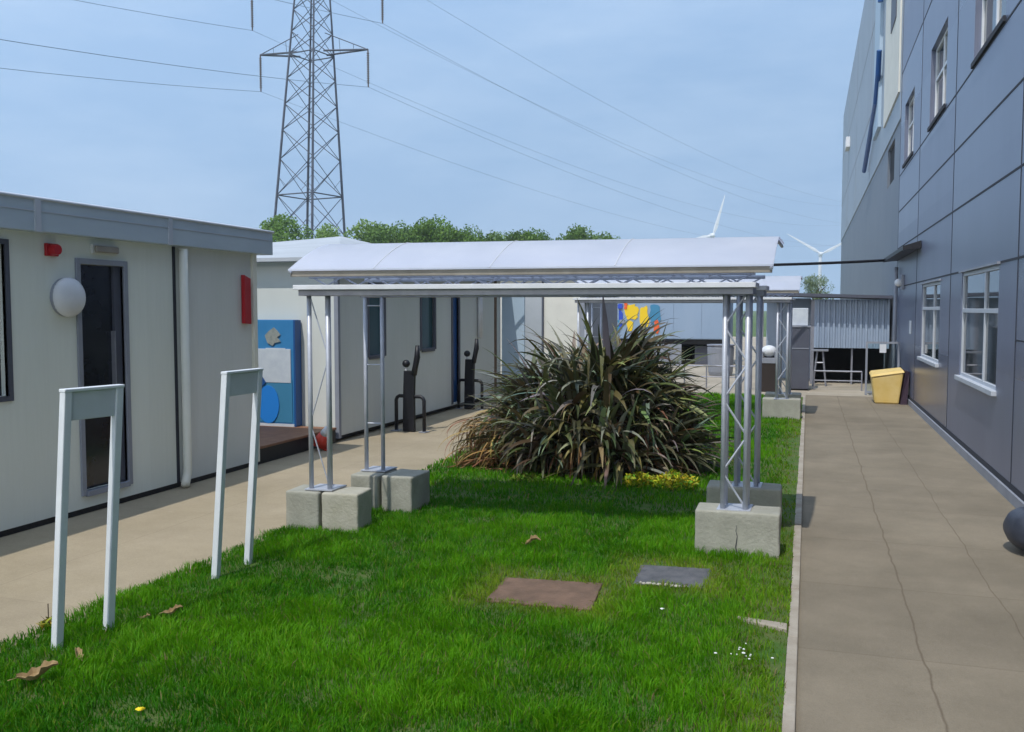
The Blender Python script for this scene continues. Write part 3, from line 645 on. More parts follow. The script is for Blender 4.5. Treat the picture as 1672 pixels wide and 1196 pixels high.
# ---------------------------------------------------------------- covers, leaves and litter on the lawn
cv = thing('manhole_cover', 'rusty brown rectangular cover set in the lawn', 'manhole cover', (-1.55, 5.46, 0))
P(MB().prism([(-1.88,5.70),(-1.85,5.20),(-1.19,5.23),(-1.24,5.77)], 'z', .0, .024), 'lid', 'rust', cv, .006)
cv = thing('manhole_cover', 'grey rectangular cover set in the lawn near the right hand block', 'manhole cover', (-.83, 6.05, 0))
P(MB().prism([(-1.08,6.28),(-1.05,5.82),(-.575,5.86),(-.60,6.33)], 'z', .0, .022), 'lid', 'iron', cv, .006)
mm = MB()
for i in range(14): x = -1.0+.3*i/14; mm.ball((x+random.uniform(-.01,.01), 5.825+random.uniform(-.01,.012), .03), random.uniform(.008,.018), None, .010, 6, 4)
P(mm, 'mortar', 'pale', cv)
def dry_leaf(x, y, rz, s, label):
    nu, nv = 9, 5; vs = []; fs = []
    for a in range(nu+1):
        u = a/nu; wd = .24*math.sin(math.pi*min(1, u*.93+.05))**.7*(1+.25*math.sin(a*2.3+x*7))
        for b in range(nv+1):
            v = (b/nv-.5)*2; px_ = u*s; py_ = v*wd*s
            z = .045+.55*s*wd*v*v*1.6+.12*s*math.sin(u*5.5+x)+s*.07*noise.noise(Vector((u*5+x*9, v*3, y*7)))
            vs.append((px_, py_*(1-.25*abs(v)), z))
    for a in range(nu):
        for b in range(nv): k = a*(nv+1)+b; fs.append((k, k+1, k+nv+2, k+nv+1))
    vs += [(-.22*s, .01*s, .05), (-.22*s, .03*s, .05)]; fs.append((len(vs)-2, len(vs)-1, 3, 2))
    o = MB().add(vs, fs).build('dry_leaf', 'litter')
    so_ = o.modifiers.new('thick', 'SOLIDIFY'); so_.thickness = .0015
    o.location = (x, y, .012); o.rotation_euler = (.25, -.2, rz); return tag(o, label, 'leaf', 'dry leaves on the lawn')
dry_leaf(-3.49, 4.33, .5, .11, 'pale tan dry leaf on the grass right of the near hoop')
dry_leaf(-3.56, 4.22, .1, .07, 'smallest dull dry leaf on the grass right of the near hoop')
dry_leaf(-3.43, 3.60, 2.6, .10, 'brown curled dry leaf on the grass in front of the near hoop')
dry_leaf(-3.52, 3.33, .55, .19, 'long tan dry leaf on the grass at the lower left')
dry_leaf(-1.98, 6.5, .2, .12, 'faint tan dry leaf on the lawn behind the rusty cover')
fl = MB()
for i in range(13):
    x, y = -.27+random.gauss(0,.065), 4.71+random.gauss(0,.035)+(.12 if i > 10 else 0)
    rr_ = random.uniform(.004,.011); fl.ball((x, y, .05+random.uniform(-.012,.016)), rr_, rr_*random.uniform(.5,1), .004, 7, 4)
tag(fl.build('white_petals', 'petal'), 'small scatter of white petals in the grass beside the right path', 'petals', kind='stuff')
def flower(x, y, label, m, r, h):
    t = thing('wild_flower', label, 'flower', (x, y, 0))
    T([(0,0,0),(.004,0,h)], .002, 6).build('stem', 'tree_stem' if 0 else 'soil', t)
    hd = MB()
    for k in range(14):
        a = k*2*math.pi/14; rr = r*random.uniform(.85,1.1)
        hd.add([(0,0,h),(rr*math.cos(a-.2),rr*math.sin(a-.2),h+.006),(rr*math.cos(a+.2),rr*math.sin(a+.2),h+.004)], [(0,1,2)])
    hd.ball((0,0,h+.003), r*.45, None, .006, 8, 4); hd.build('bloom', m, t)
flower(-2.71, 3.185, 'single yellow dandelion at the bottom of the lawn', 'petaly', .02, .075)
flower(-.77, 5.22, 'tiny white daisy in front of the grey cover', 'petal', .014, .07)
tag(MB().prism([(-.36,5.37),(-.30,5.30),(-.08,5.22),(-.08,5.32)], 'z', 0, .03).build('stone_slab', 'kerb', bevel=.006), 'worn pale stone sliver crossing the lawn edge to the kerb', 'stone')

# ---------------------------------------------------------------- plants
def leaf_mesh(name, leaves, m, parent=None):
    """leaves: list of (points, widths, side vectors, colour)"""
    V = []; F = []; C = []
    for pts, ws, side, col in leaves:
        o = len(V); n = len(pts)
        for i, (p, w) in enumerate(zip(pts, ws)):
            nrm = Vector((0,0,1)); s = side
            V += [p - s*w, p + Vector((0,0,-w*.35)), p + s*w]; C += [col]*3
        for i in range(n-1):
            a = o+3*i; F += [(a, a+1, a+4, a+3), (a+1, a+2, a+5, a+4)]
    me = bpy.data.meshes.new(name); me.from_pydata([tuple(v) for v in V], [], F); me.update()
    ca = me.color_attributes.new('tint', 'FLOAT_COLOR', 'POINT'); ca.data.foreach_set('color', [c for col in C for c in (*col, 1)])
    me.polygons.foreach_set('use_smooth', [True]*len(me.polygons)); me.materials.append(M_[m])
    o = bpy.data.objects.new(name, me); COL.objects.link(o)
    if parent is not None: o.parent = parent
    return o
def strap(base, az, el, L, w, droop, col, kink=None):
    pts = []; ws = []; p = Vector(base); n = 9; e = el; a = az
    side = Vector((-math.sin(az), math.cos(az), 0))
    tw = random.uniform(-.7, .7); side = (side*math.cos(tw)+Vector((0,0,1))*math.sin(tw)).normalized()
    for i in range(n+1):
        t = i/n; pts.append(p.copy()); ws.append(w*(min(1, .55+t*1.6) * max(.04, (1-t**2.6))))
        e -= droop*(.3+1.6*t)/n
        if kink and abs(t-kink) < .5/n: e -= random.uniform(.9, 1.7)
        p = p + Vector((math.cos(a)*math.cos(e), math.sin(a)*math.cos(e), math.sin(e)))*L/n
        if p.z < .02: p.z = .02+random.uniform(0,.02)
    return (pts, ws, side, col)
bush = thing('flax_bush', 'huge dark spiky flax bush with brown dead leaves between the two shelters', 'bush', (-2.3, 10.3, 0))
GC = [(.065,.075,.03),(.085,.095,.035),(.05,.055,.03),(.11,.12,.05),(.085,.075,.04),(.09,.075,.045),(.13,.12,.06)]
HC = [(.20,.23,.17),(.24,.27,.10),(.17,.18,.16),(.27,.29,.21)]
BC = [(.21,.13,.05),(.14,.09,.04),(.27,.18,.07),(.10,.075,.04),(.17,.125,.07)]
green = []; dead = []
fans = []
for i in range(95):
    r = math.sqrt(random.random())*.80; t = random.uniform(0, 2*math.pi)
    fans.append((r*math.cos(t)*1.10, r*math.sin(t)*1.0, random.uniform(.15, 1.2)*(1-(r/.8)**2*.72)))
for (fx, fy, fz) in fans:
    out = math.atan2(fy, fx); rr = math.hypot(fx, fy)
    for k in range(24):
        az_ = out + random.gauss(0, .9 if rr > .3 else 2.0)
        el_ = R(random.uniform(8, 86)) - rr*.25*random.random()
        L = random.uniform(.6, 1.1)*(1-.10*rr)
        col = random.choice(GC) if random.random() < .72 else random.choice(HC)
        col = tuple(c*random.uniform(.75, 1.25) for c in col)
        green.append(strap((fx+random.gauss(0,.05), fy+random.gauss(0,.05), fz), az_, el_, L, random.uniform(.022,.044), random.uniform(.3,1.7), col, kink=random.choice((None,None,None,None,None,.6))))
for i in range(900):
    t = random.uniform(0, 2*math.pi); r = random.uniform(.35, .95)
    x, y = r*math.cos(t)*1.18, r*math.sin(t)*.9
    col = tuple(c*random.uniform(.6, 1.2) for c in random.choice(BC))
    hz = random.uniform(.05, 1.0)*(1.15-r)
    dead.append(strap((x*.75, y*.75, hz+.1), t+random.gauss(0,.35), R(random.uniform(-10, 45)), random.uniform(.45, .95), random.uniform(.009,.021), random.uniform(1.2,3.0), col))
for i in range(560):   # tan drift on the path side
    y = random.uniform(-.75, .3); x = random.uniform(-1.35, -.75); t = math.pi+random.gauss(-.1,.6)
    col = tuple(c*random.uniform(.9, 1.5) for c in random.choice(((.25,.155,.065),(.32,.21,.09),(.20,.12,.05))))
    dead.append(strap((x, y, random.uniform(.02,.6)), t, R(random.uniform(-50, 20)), random.uniform(.3,.65), random.uniform(.007,.015), random.uniform(1,3), col))
leaf_mesh('leaves', green, 'leaf', bush); leaf_mesh('dead_leaves', dead, 'leaf', bush)['label'] = 'brown dead leaves drooping round the foot of the bush'
cr = MB().ball((0,0,.35), .75, .65, .55, 18, 10); cr.build('root_mound', mat('litter_mound', (.03,.022,.015), (.06,.04,.025), 14, .95, 0, .8, 25), bush, smooth=True)
def small_plant(x, y, n, r, h, cols, label, cat='plant', name='yellow_shrub', w=(.008,.016), flat=False, m='tree'):
    lv = []
    t = thing(name, label, cat, (x, y, 0))
    for i in range(n):
        a_ = random.uniform(0, 2*math.pi); rr = r*math.sqrt(random.random()); zz = random.uniform(.02, h)*(1-.5*rr/r)
        b = Vector((rr*math.cos(a_), rr*math.sin(a_), zz)); col = tuple(c*random.uniform(.7,1.2) for c in random.choice(cols))
        lv.append(strap(b, random.uniform(0,6.3), R(random.uniform(0,70)), random.uniform(.03,.07), random.uniform(*w), random.uniform(.3,1.5), col))
    st = MB()
    for i in range(8):
        a_ = random.uniform(0, 2*math.pi); st.tube([(0,0,0),(r*.4*math.cos(a_), r*.4*math.sin(a_), h*.8)], .003, 5)
    leaf_mesh('foliage', lv, m, t); st.build('stem', 'bark', t)
YC = [(.50,.48,.03),(.36,.44,.04),(.62,.54,.04),(.20,.36,.03)]
small_plant(-1.60, 9.16, 420, .17, .17, YC, 'low yellow green shrub at the front foot of the flax bush, left of two')
small_plant(-1.25, 9.2, 560, .22, .19, YC, 'brighter yellow green shrub at the front foot of the flax bush, right of two')
small_plant(-2.75, 9.15, 260, .22, .06, [(.22,.28,.04),(.14,.26,.03)], 'flat patch of yellowish weeds left of the flax bush foot')
small_plant(-4.02, 4.02, 60, .05, .07, [(.40,.34,.04),(.2,.2,.04)], 'yellowing weed at the path edge beside the near hoop', name='weed')
MBs = MB().tube([(-4.03,4.02,0),(-4.03,4.02,.15)], .003, 5); tag(MBs.build('dead_stalk', 'bark'), 'thin dead stalk standing beside the near hoop', 'stalk')

# far trees
def tree(label, H_, cw, cols, nleaf=9000, ls=.27, name='broadleaf_tree', group='trees beyond the roofs', loc=(0,0,0)):
    t = thing(name, label, 'tree', loc, group)
    tr = MB().tube([(0,0,0),(.1,0,H_*.3),(.0,.1,H_*.55),(.1,0,H_*.8)], [.28,.22,.15,.05], 9)
    for k in range(6):
        a_ = k*1.05+random.random(); z = H_*random.uniform(.3,.6); tr.tube([(0,0,z),(cw*.3*math.cos(a_), cw*.3*math.sin(a_), z+H_*.15),(cw*.55*math.cos(a_), cw*.55*math.sin(a_), z+H_*.22)], [.1,.07,.03], 6)
    tr.build('trunk', 'bark', t)
    cl = []
    for k in range(46):
        a_ = random.uniform(0,6.28); zz = random.uniform(.35,1); rr = cw*math.sqrt(max(.06,1-((zz-.55)/.52)**2))*random.uniform(.2,.9)
        cl.append((rr*math.cos(a_), rr*math.sin(a_), H_*zz*.97, random.uniform(.6,1.1)*cw*.3))
    n = nleaf; V = np.empty((n,4,3)); Cc = np.empty((n,4))
    for i in range(n):
        c = random.choice(cl); d_ = Vector((random.gauss(0,1), random.gauss(0,1), random.gauss(0,.8))).normalized()*c[3]*random.uniform(.55,1.05)
        p = Vector((c[0], c[1], c[2]))+d_; u_ = Vector((random.gauss(0,1), random.gauss(0,1), random.gauss(0,1))).normalized(); w_ = u_.orthogonal().normalized()
        s = ls*random.uniform(.6,1.3)
        V[i] = [p-u_*s*.5, p+w_*s*.3, p+u_*s*.5, p-w_*s*.3]; cc = random.choice(cols); k = random.uniform(.75,1.25); Cc[i] = (cc[0]*k, cc[1]*k, cc[2]*k, 1)
    me = bpy.data.meshes.new('crown'); me.from_pydata(V.reshape(-1,3).tolist(), [], [(4*i,4*i+1,4*i+2,4*i+3) for i in range(n)]); me.update()
    ca = me.color_attributes.new('tint', 'FLOAT_COLOR', 'POINT'); ca.data.foreach_set('color', np.repeat(Cc, 4, 0).ravel()); me.materials.append(M_['tree'])
    o = bpy.data.objects.new('crown', me); COL.objects.link(o); o.parent = t
    return t
C1 = [(.13,.24,.05),(.11,.20,.04),(.17,.28,.055)]; C2 = [(.18,.28,.07),(.21,.32,.08),(.14,.23,.055)]; C3 = [(.09,.16,.04),(.12,.21,.045)]
GT = [tree('broad green tree', 9.6, 4.4, C1, loc=(-50,79,0)), tree('pale bushy tree', 9.2, 4.0, C2, loc=(-42,81,0)), tree('dark bushy tree', 9.2, 4.1, C3, loc=(-27,86,0))]
spots = [(0,-53.5,78.5,1.12,'leftmost tree rising just above the near cabin roof'), (0,-49.5,80,1.20,'rounded tree directly behind the left pylon leg'), (1,-46,81,1.13,'pale tree behind the pylon foot'),
         (1,-42.3,82,1.17,'pale tree just right of the pylon foot'), (2,-39,82.5,1.17,'dark tree right of the pylon, left of the highest hump'), (0,-35.3,84,1.17,'rounded tree forming the highest hump right of the pylon'),
         (0,-32,84,1.06,'green tree just right of the highest hump'), (2,-28.6,86,1.08,'dark low tree in the middle of the belt'), (1,-25.2,87,1.01,'pale low tree near the dip in the belt'),
         (2,-21.6,88,1.13,'dark tree on the last hump before the turbine'), (0,-18.6,89,.97,'last low tree at the right end of the belt'),
         (1,-44,90,1.2,'second row tree showing between the pylon legs'), (0,-51.5,86,1.2,'second row tree behind the near cabin eaves'), (2,-37,91,1.2,'second row dark tree behind the highest hump'), (1,-30,92,1.1,'second row pale tree behind the middle of the belt'), (0,-23.5,95,1.05,'second row tree left of the last hump')]
spots = [(k, x, y, s*.915, lb) for k, x, y, s, lb in spots if 'leftmost' not in lb and 'near cabin eaves' not in lb]
spots += [(0,-37.2,86,1.0,'filler tree between the dark tree and the highest hump'), (1,-30.5,87,.96,'pale low tree just behind the middle of the belt'), (0,-27,90,.97,'green low tree behind the dark middle tree'), (2,-47.3,84,1.0,'dark tree low behind the left pylon leg'), (1,-20.2,92,.93,'pale low tree behind the last hump'), (0,-40.5,85,.98,'green low tree just right of the pylon foot, behind the pale one'), (2,-33.5,90,1.0,'dark tree right behind the highest hump'), (0,-25.5,86,.92,'green low tree filling the dip in the belt'), (2,-16.6,91,.84,'darkest small tree at the far right end of the belt')]
used = set()
for k, x, y, s, lb in spots:
    if k not in used: used.add(k); o = GT[k]; o.location = (x,y,0); o.scale = (s,)*3; o['label'] = lb
    else: dup(GT[k], (x,y,0), random.uniform(0,6), lb, s)
tree('rounded tree', 4.9, 2.0, [(.16,.21,.11),(.20,.25,.14),(.13,.18,.08)], 5000, .14, group=None, loc=(.75,95,0))['label'] = 'single small grey green tree between the shelters and the tall grey building'

# ---------------------------------------------------------------- pylon and wires
PC = Vector((-57.0, 97.4, 0)); LEAN = math.tan(R(1.5)); CA = R(17.85)
rt = Vector((math.cos(CA), math.sin(CA), 0)); fw = Vector((-math.sin(CA), math.cos(CA), 0))
pyl = thing('electricity_pylon', 'tall steel lattice electricity pylon against the sky', 'pylon', PC)
def rad(z): return 4.95 - (4.95-2.55)*z/32 if z < 32 else max(.35, 2.55-(z-32)*.085)
PHI = R(16.5)
def leg(k, z):
    a_ = PHI*0+R(196.5)+k*math.pi/2; r = rad(z)
    return rt*(r*math.cos(a_)+LEAN*z) + fw*(r*math.sin(a_)) + Vector((0,0,z))
zs = [0, 5.5, 10.6, 15.2, 19.4, 22.8, 25.8, 28.8, 31.6, 34.2, 36.7, 39.0, 42.5, 46.5, 49]
for k in range(4): T([leg(k, z) for z in (0, 12, 24, 36, 46.5)], [.19,.17,.15,.12,.09], 6).build('tower_leg', 'pylon', pyl)
br = MB()
for i in range(len(zs)-2):
    for k in range(4):
        a0, a1, b0, b1 = leg(k, zs[i]), leg(k, zs[i+1]), leg((k+1) % 4, zs[i]), leg((k+1) % 4, zs[i+1])
        br.tube([a0, b1], .052, 4); br.tube([b0, a1], .052, 4)
        if i < 4:
            mid = (a0+b1)/2; br.tube([(a0+a1)/2, (a0*.75+b1*.25)], .03, 4); br.tube([(b0+b1)/2, (b0*.75+a1*.25)], .03, 4); 
        if zs[i] in (0, 15.2, 31.6, 39.0, 46.5): br.tube([a0, b0], .075, 4)
br.build('bracing', 'pylon', pyl)
T([leg(0,46.5), rt*(LEAN*51)+Vector((0,0,51))], .08, 6).tube([leg(2,46.5), rt*(LEAN*51)+Vector((0,0,51))], .08, 6).build('peak', 'pylon', pyl)
ARM = rt*.985 - fw*.17
tips = {}
for nm, zA, hl, hr in (('lower', 31.8, 6.45, 6.9), ('middle', 39.0, 7.6, 8.5), ('upper', 46.3, 5.6, 5.9)):
    for sgn, ln in ((-1, hl), (1, hr)):
        c = rt*(LEAN*zA)+Vector((0,0,zA)); tip = c + ARM*sgn*ln + Vector((0,0,.15))
        a_ = MB(); r = rad(zA)*.72
        b1_ = c + ARM*sgn*r*.9 + fw*.9*r*.6; b2_ = c + ARM*sgn*r*.9 - fw*.9*r*.6; tp = c + ARM*sgn*r*.9 + Vector((0,0,2.3))
        a_.tube([b1_, tip], .12, 5); a_.tube([b2_, tip], .12, 5); a_.tube([tp, tip], .055, 5)
        for t_ in (.33, .66): a_.tube([b1_.lerp(tip, t_), tp.lerp(tip, t_)], .03, 4)
        ao = a_.build('crossarm', 'pylon', pyl)
        bot = tip + Vector((0,0,-4.3)); ins = MB().tube([tip, bot], .09, 6)
        for q_ in range(14): zz = tip.z-.4-q_*.26; ins.tube([(tip.x,tip.y,zz),(tip.x,tip.y,zz-.07)], .17, 8)
        ins.build('insulator', mat('insulator', (.12,.09,.08), rough=.4) if 'insulator' not in bpy.data.materials else bpy.data.materials['insulator'], ao)
        tips[(nm, sgn)] = PC + bot
WL = {('lower',-1):'left lower', ('lower',1):'right lower', ('middle',-1):'left middle', ('middle',1):'right middle', ('upper',-1):'left upper', ('upper',1):'right upper'}
for (nm, sgn), p in tips.items():
    for side, dirv, span, sag, ds in (('near', (-fw - rt*.45).normalized(), 300, 13.0, 'from the %s insulator overhead to the left'), ('far', (fw*1 + rt*.643).normalized(), 300, 7.4, 'from the %s insulator down to the right')):
        pts = []
        for i in range(41):
            t_ = span*i/40; z = p.z - 4*sag*t_*(span-t_)/span**2; pts.append(Vector((p.x+dirv.x*t_, p.y+dirv.y*t_, z)))
        tag(MB().tube(pts, (.024 if side == 'near' else .018), 5).build('power_line', 'wire'), 'thin dark power line '+ds % WL[(nm, sgn)], 'cable', 'power lines')

# ---------------------------------------------------------------- wind turbines
def turbine(hub, bl, tilt0, label, yawd):
    t = thing('wind_turbine', label, 'wind turbine', (hub[0], hub[1], 0), 'wind turbines on the horizon')
    H_ = hub[2]
    T([(0,2.5,0),(0,2.5,H_*.5),(0,2.5,H_)], [2.4,1.9,1.4], 14).build('tower', 'turbine', t, smooth=True)
    nac = MB().box(-1.9,1.9,-1.5,7.5,H_-1.8,H_+1.9).build('nacelle', 'turbine', t, bevel=.6)
    MB().ball((0,-2.2,H_), 1.9, 2.4, 1.9).build('hub', 'turbine', t, smooth=True)
    for k in range(3):
        a_ = R(tilt0+120*k); d_ = Vector((math.sin(a_), 0, math.cos(a_))); s_ = Vector((math.cos(a_), 0, -math.sin(a_)))
        vs = []; fs = []; st = [(0,1.0,1.0),(.06,1.1,.9),(.2,2.1,.5),(.5,1.4,.3),(.8,.85,.18),(1,.25,.06)]
        for (f, w, th) in st:
            c = Vector((0,-2.2,H_))+d_*bl*f
            vs += [c-s_*w*.5, c+Vector((0,th*.5,0)), c+s_*w*.9, c-Vector((0,th*.5,0))]
        for i in range(len(st)-1):
            for j in range(4): fs.append((4*i+j, 4*i+(j+1) % 4, 4*i+4+(j+1) % 4, 4*i+4+j))
        fs.append((20,21,22,23)); MB().add(vs, fs).build('blade', 'turbine', t)
    t.rotation_euler = (0,0,R(yawd)); return t
turbine((-70.8, 717.6, 57.5), 32, 16, 'nearer white wind turbine with one blade pointing up above the shelter roof', 15)
t2 = turbine((10.1, 925, 53.9), 37, 62, 'fainter white wind turbine beside the tall grey building', 5)

# ---------------------------------------------------------------- things at the far end
tl = thing('storage_unit', 'long pale blue grey storage unit with bright painted pictures behind the flax bush', 'storage unit', (-5, 30, 0))
P(B(-7.25, -2.45, 30, 32.3, .82, 2.18), 'body', 'trailer', tl, .03); P(B(-7.28, -2.42, 29.97, 32.33, 2.18, 2.26), 'roof', 'white', tl)
P(B(-7.1, -2.6, 30.1, 32.2, .66, .8), 'chassis', 'black', tl)
pn = [('royal', -6.75, -6.2, 1.15, 1.95), ('tealp', -6.95, -6.75, 1.2, 1.95), ('yel', -5.78, -5.30, 1.45, 1.97), ('yel', -5.70, -5.45, 1.05, 1.42), ('yel', -5.28, -4.95, 1.2, 1.9), ('royal', -6.2, -5.8, 1.1, 1.8), ('tealp', -4.95, -4.55, 1.3, 1.93), ('orange', -4.8, -4.6, 1.0, 1.45), ('orange', -6.6, -6.5, 1.0, 1.4), ('cab_dark', -5.3, -5.0, .9, 1.2)]
for _ in range(16):
    x_ = random.uniform(-6.95, -5.75); z_ = random.uniform(1.05, 1.85); pn.append((random.choice(('royal','tealp','trim','orange','blue3','poster')), x_, x_+random.uniform(.08,.22), z_, z_+random.uniform(.1,.3)))
for m_, x0, x1, z0, z1 in pn:
    k = 16; sg = lambda v: math.copysign(abs(v)**.55, v)
    poly = [((x0+x1)/2+(x1-x0)/2*sg(math.cos(t_))*random.uniform(.6,1.12), (z0+z1)/2+(z1-z0)/2*sg(math.sin(t_))*random.uniform(.8,1.08)) for t_ in [i*2*math.pi/k+.1 for i in range(k)]]
    yo = 29.985-.0015*pn.index((m_, x0, x1, z0, z1)); P(MB().prism(poly, 'y', yo, 29.999), 'painted_picture', m_, tl)
P(B(-6.1,-5.95,29.96,29.999,.85,2.15).box(-4.2,-4.16,29.985,29.999,.85,2.15).box(-3.3,-3.27,29.985,29.999,.85,2.15), 'panel_strip', 'trailer', tl)
P(B(-7.2, -3.9, 30.05, 30.12, .03, .66), 'skirt', 'trim', tl); P(B(-3.5, -2.8, 30.3, 30.9, .0, .6), 'toolbox', 'cab_dark', tl)
P(B(-7.2, -2.6, 32.0, 32.1, .0, .66), 'back_skirt', 'dark', tl)
P(B(-2.9,-2.8,30.3,30.4,0,.7), 'prop_stand', 'alu_d', tl)
# grey bales / tanks under and beside
def drum(x, y, label):
    t = thing('storage_tub', label, 'tub', (x, y, 0))
    P(T([(x,y,0),(x,y,.1),(x,y,.75),(x,y,.8)], [.30,.33,.36,.33], 20), 'tub', 'trim', t, smooth=False); P(T([(x,y,.8),(x,y,.84)], .37, 20), 'lid', 'alu_d', t)
drum(-2.25, 25.5, 'grey lidded tub to the right of the storage unit'); 
# corrugated shed
sd_ = thing('bike_shed', 'open fronted shed with a corrugated blue grey upper wall and dark inside', 'shed', (1, 23.4, 0))
cv_ = []; cf = []
nb = 20
xs = []
x = .14; w = (1.83-.14)/14
pts = []
for i in range(14): pts += [(x, 0), (x+w*.4, 0), (x+w*.5, -.05), (x+w*.9, -.05)]; x += w
pts.append((1.83, 0))
for (px_, py_) in pts: cv_ += [(px_, 23.3+py_, .87), (px_, 23.3+py_, 2.03), (px_, 23.32+py_, .87), (px_, 23.32+py_, 2.03)]
for i in range(len(pts)-1): a = 4*i; cf += [(a, a+4, a+5, a+1), (a+2, a+3, a+7, a+6), (a, a+2, a+6, a+4), (a+1, a+5, a+7, a+3)]
P(MB().add(cv_, cf), 'corrugated_sheet', 'corr', sd_)
P(B(.13, 1.84, 25.0, 25.1, 0, 2.03), 'back_wall', 'dark', sd_)
P(B(.06, .14, 23.3, 25.1, 0, 2.03).box(.99, 1.03, 23.4, 23.46, 0, .9), 'post', 'alu_d', sd_)
P(MB().prism([(-1.15, 2.13), (1.84, 2.04), (1.84, 2.11), (-1.15, 2.21)], 'y', 22.9, 25.3), 'roof', 'cab_dark', sd_)
P(B(-1.1, -1.04, 23.3, 23.36, 0, 2.12).box(-.44,-.39,23.3,23.36,0,2.10), 'post', 'alu_d', sd_)
P(B(-1.04, .06, 25.0, 25.05, .0, 2.08), 'back_wall', 'corr', sd_)
tr_ = thing('trestle', 'grey trestle leg frame standing in front of the dark shed', 'trestle', (.27, 22.6, 0))
P(T([(.13,22.6,0),(.22,22.6,.82)], .022, 6).tube([(.42,22.6,0),(.34,22.6,.82)], .022, 6).tube([(.17,22.6,.55),(.38,22.6,.55)], .018, 6), 'frame', 'alu_d', tr_); P(B(.08,.46,22.5,22.7,.82,.86), 'top', 'trim', tr_)
cbn = thing('cabinet', 'tall dark grey cabinet left of the open shed', 'cabinet', (-.17, 21.5, 0))
P(B(-.40,.04,21.3,21.8,.03,1.40), 'body', 'cab_dark', cbn, .008); P(B(-.42,.06,21.28,21.82,1.40,1.43), 'top', 'trim', cbn); P(B(-.39,.03,21.29,21.30,.92,.94), 'drawer_gap', 'trim', cbn)
P(B(-.38,.02,21.4,21.7,0,.03), 'plinth', 'black', cbn)
tag(MB().box(-.36,.0,21.42,21.72,1.432,1.82).build('carton', 'poster', bevel=.01), 'pale box standing on top of the dark cabinet', 'box')
lb_ = thing('litter_bin', 'litter bin with a pale hood and dark body beyond the far shelter', 'litter bin', (-.8, 20.8, 0))
P(B(-.95,-.65,20.7,21.0,.0,.62), 'body', 'bin', lb_, .01)
P(B(-.96,-.64,20.69,21.01,.62,.74).box(-.96,-.92,20.69,21.01,.74,.88).box(-.68,-.64,20.69,21.01,.74,.88), 'hood', 'trim', lb_, .008)
P(B(-.91,-.69,20.9,20.95,.74,.88), 'opening', 'dark', lb_)
P(MB().ball((-.8,20.85,.88), .17, .17, .13, 18, 8), 'lid', 'white', lb_, smooth=True)
gs = thing('glass_screen', 'framed glass screen with a white notice beside the yellow bin', 'screen', (1.5, 20.6, 0))
P(B(1.16,1.20,20.58,20.62,0,1.12).box(1.78,1.82,20.58,20.62,0,1.12).box(1.20,1.78,20.58,20.62,1.08,1.12).box(1.20,1.78,20.58,20.62,.04,.08), 'frame', 'trim', gs)
gm = mat('clear_glass', (.75,.85,.85), rough=.03, trans=1); gm.node_tree.nodes['Principled BSDF'].inputs['IOR'].default_value = 1.1
P(B(1.20,1.78,20.597,20.603,.08,1.08), 'pane', gm, gs); P(B(1.43,1.56,20.588,20.595,.89,1.07), 'notice', 'white', gs)
def rails(x0, x1, y, h, label):
    t = thing('railing', label, 'railing', (x0, y, 0), 'low metal railings at the end of the path')
    n = max(2, int((x1-x0)/.5)+1); 
    for i in range(n): x = x0+(x1-x0)*i/(n-1); P(T([(x,y,0),(x,y,h)], .016, 8), 'post', 'alu_d', t)
    P(T([(x0,y,h),(x1,y,h)], .018, 8).tube([(x0,y,h*.5),(x1,y,h*.5)], .012, 8), 'rail', 'alu_d', t)
rails(.15, 1.15, 21.6, .42, 'low grey railing across the end of the right path')
rails(-3.2, -1.2, 21.4, .5, 'grey railing seen between the flax bush and the far shelter leg')

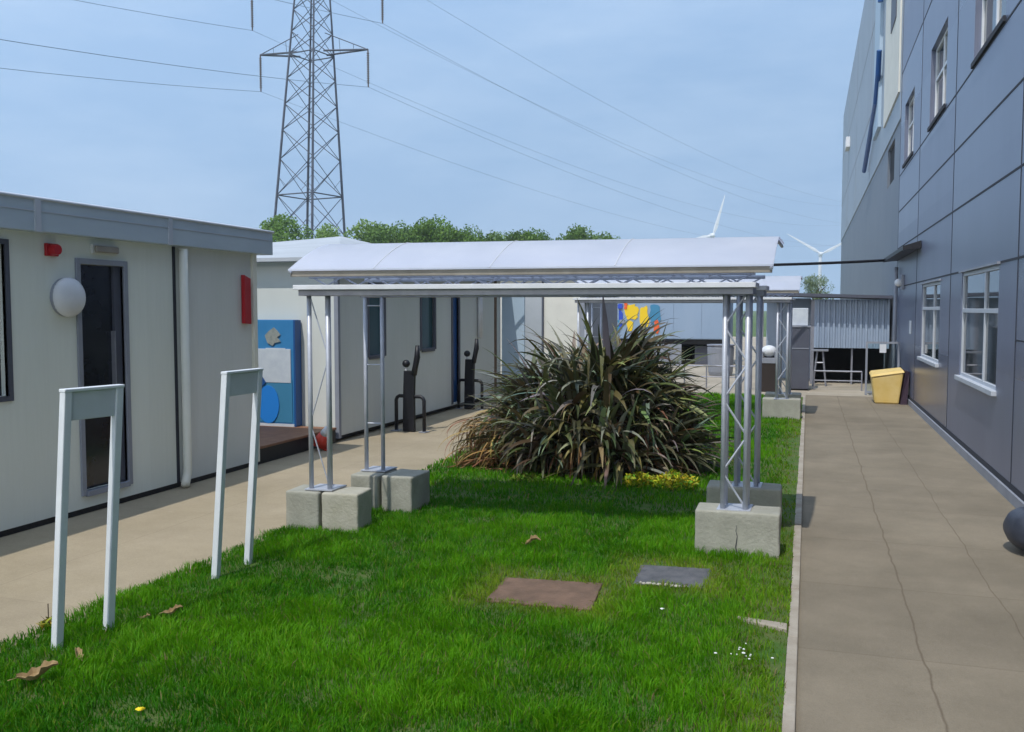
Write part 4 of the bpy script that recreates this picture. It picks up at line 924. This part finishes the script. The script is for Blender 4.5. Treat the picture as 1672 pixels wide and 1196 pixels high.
# yellow grit bin
gb = thing('grit_bin', 'yellow grit bin with a sloping lid against the grey wall at the path end', 'grit bin', (1.5, 19, 0))
vs = [(1.24,18.75,.0),(1.66,18.70,.0),(1.66,19.2,.0),(1.24,19.2,.0),(1.17,18.70,.50),(1.73,18.64,.60),(1.73,19.25,.62),(1.17,19.25,.54)]
P(MB().add(vs, [(0,3,2,1),(4,5,6,7),(0,1,5,4),(1,2,6,5),(2,3,7,6),(3,0,4,7)]), 'body', 'yellow', gb, .03)
vs = [(1.15,18.68,.505),(1.75,18.62,.605),(1.75,19.27,.625),(1.15,19.27,.545),(1.18,18.72,.55),(1.72,18.66,.655),(1.72,19.23,.675),(1.18,19.23,.60)]
P(MB().add(vs, [(0,3,2,1),(4,5,6,7),(0,1,5,4),(1,2,6,5),(2,3,7,6),(3,0,4,7)]), 'lid', 'yellow', gb, .015)
P(MB().add([(1.68,18.66,0),(1.80,18.66,0),(1.83,18.66,.62),(1.76,18.62,.64),(1.68,19.2,0),(1.80,19.2,0),(1.83,19.2,.62),(1.76,19.2,.64)], [(0,1,2,3),(4,7,6,5),(0,4,5,1),(1,5,6,2),(2,6,7,3),(3,7,4,0)]), 'shade_side', 'bin_shade', gb)  # dark slab painted as the shadowed gap between bin and wall
# dark sack at the right edge
sk = MB().ball((0,0,.17), .20, .26, .165, 28, 18); 
o = sk.build('rubber_sack', 'sack', smooth=True)
for v in o.data.vertices:
    nn = noise.noise(v.co*9); v.co *= 1+.09*nn; v.co.z = max(v.co.z*1.05, .002)
o.location = (1.62, 7.55, 0); tag(o, 'dark blue black sack slumped against the grey wall at the right edge', 'sack')

# ---------------------------------------------------------------- thin air haze
hz = MB().box(-905, 905, -160, 965, -1.1, 92.5).build('haze', None)
hm = bpy.data.materials.new('haze'); hm.use_nodes = True; hn = hm.node_tree; hn.nodes.remove(hn.nodes['Principled BSDF'])
pv = hn.nodes.new('ShaderNodeVolumePrincipled'); pv.inputs['Color'].default_value = (.86, .92, 1, 1); pv.inputs['Density'].default_value = .00055; pv.inputs['Anisotropy'].default_value = .2
hn.links.new(pv.outputs[0], hn.nodes['Material Output'].inputs['Volume']); hz.data.materials.append(hm); tag(hz, kind='stuff')
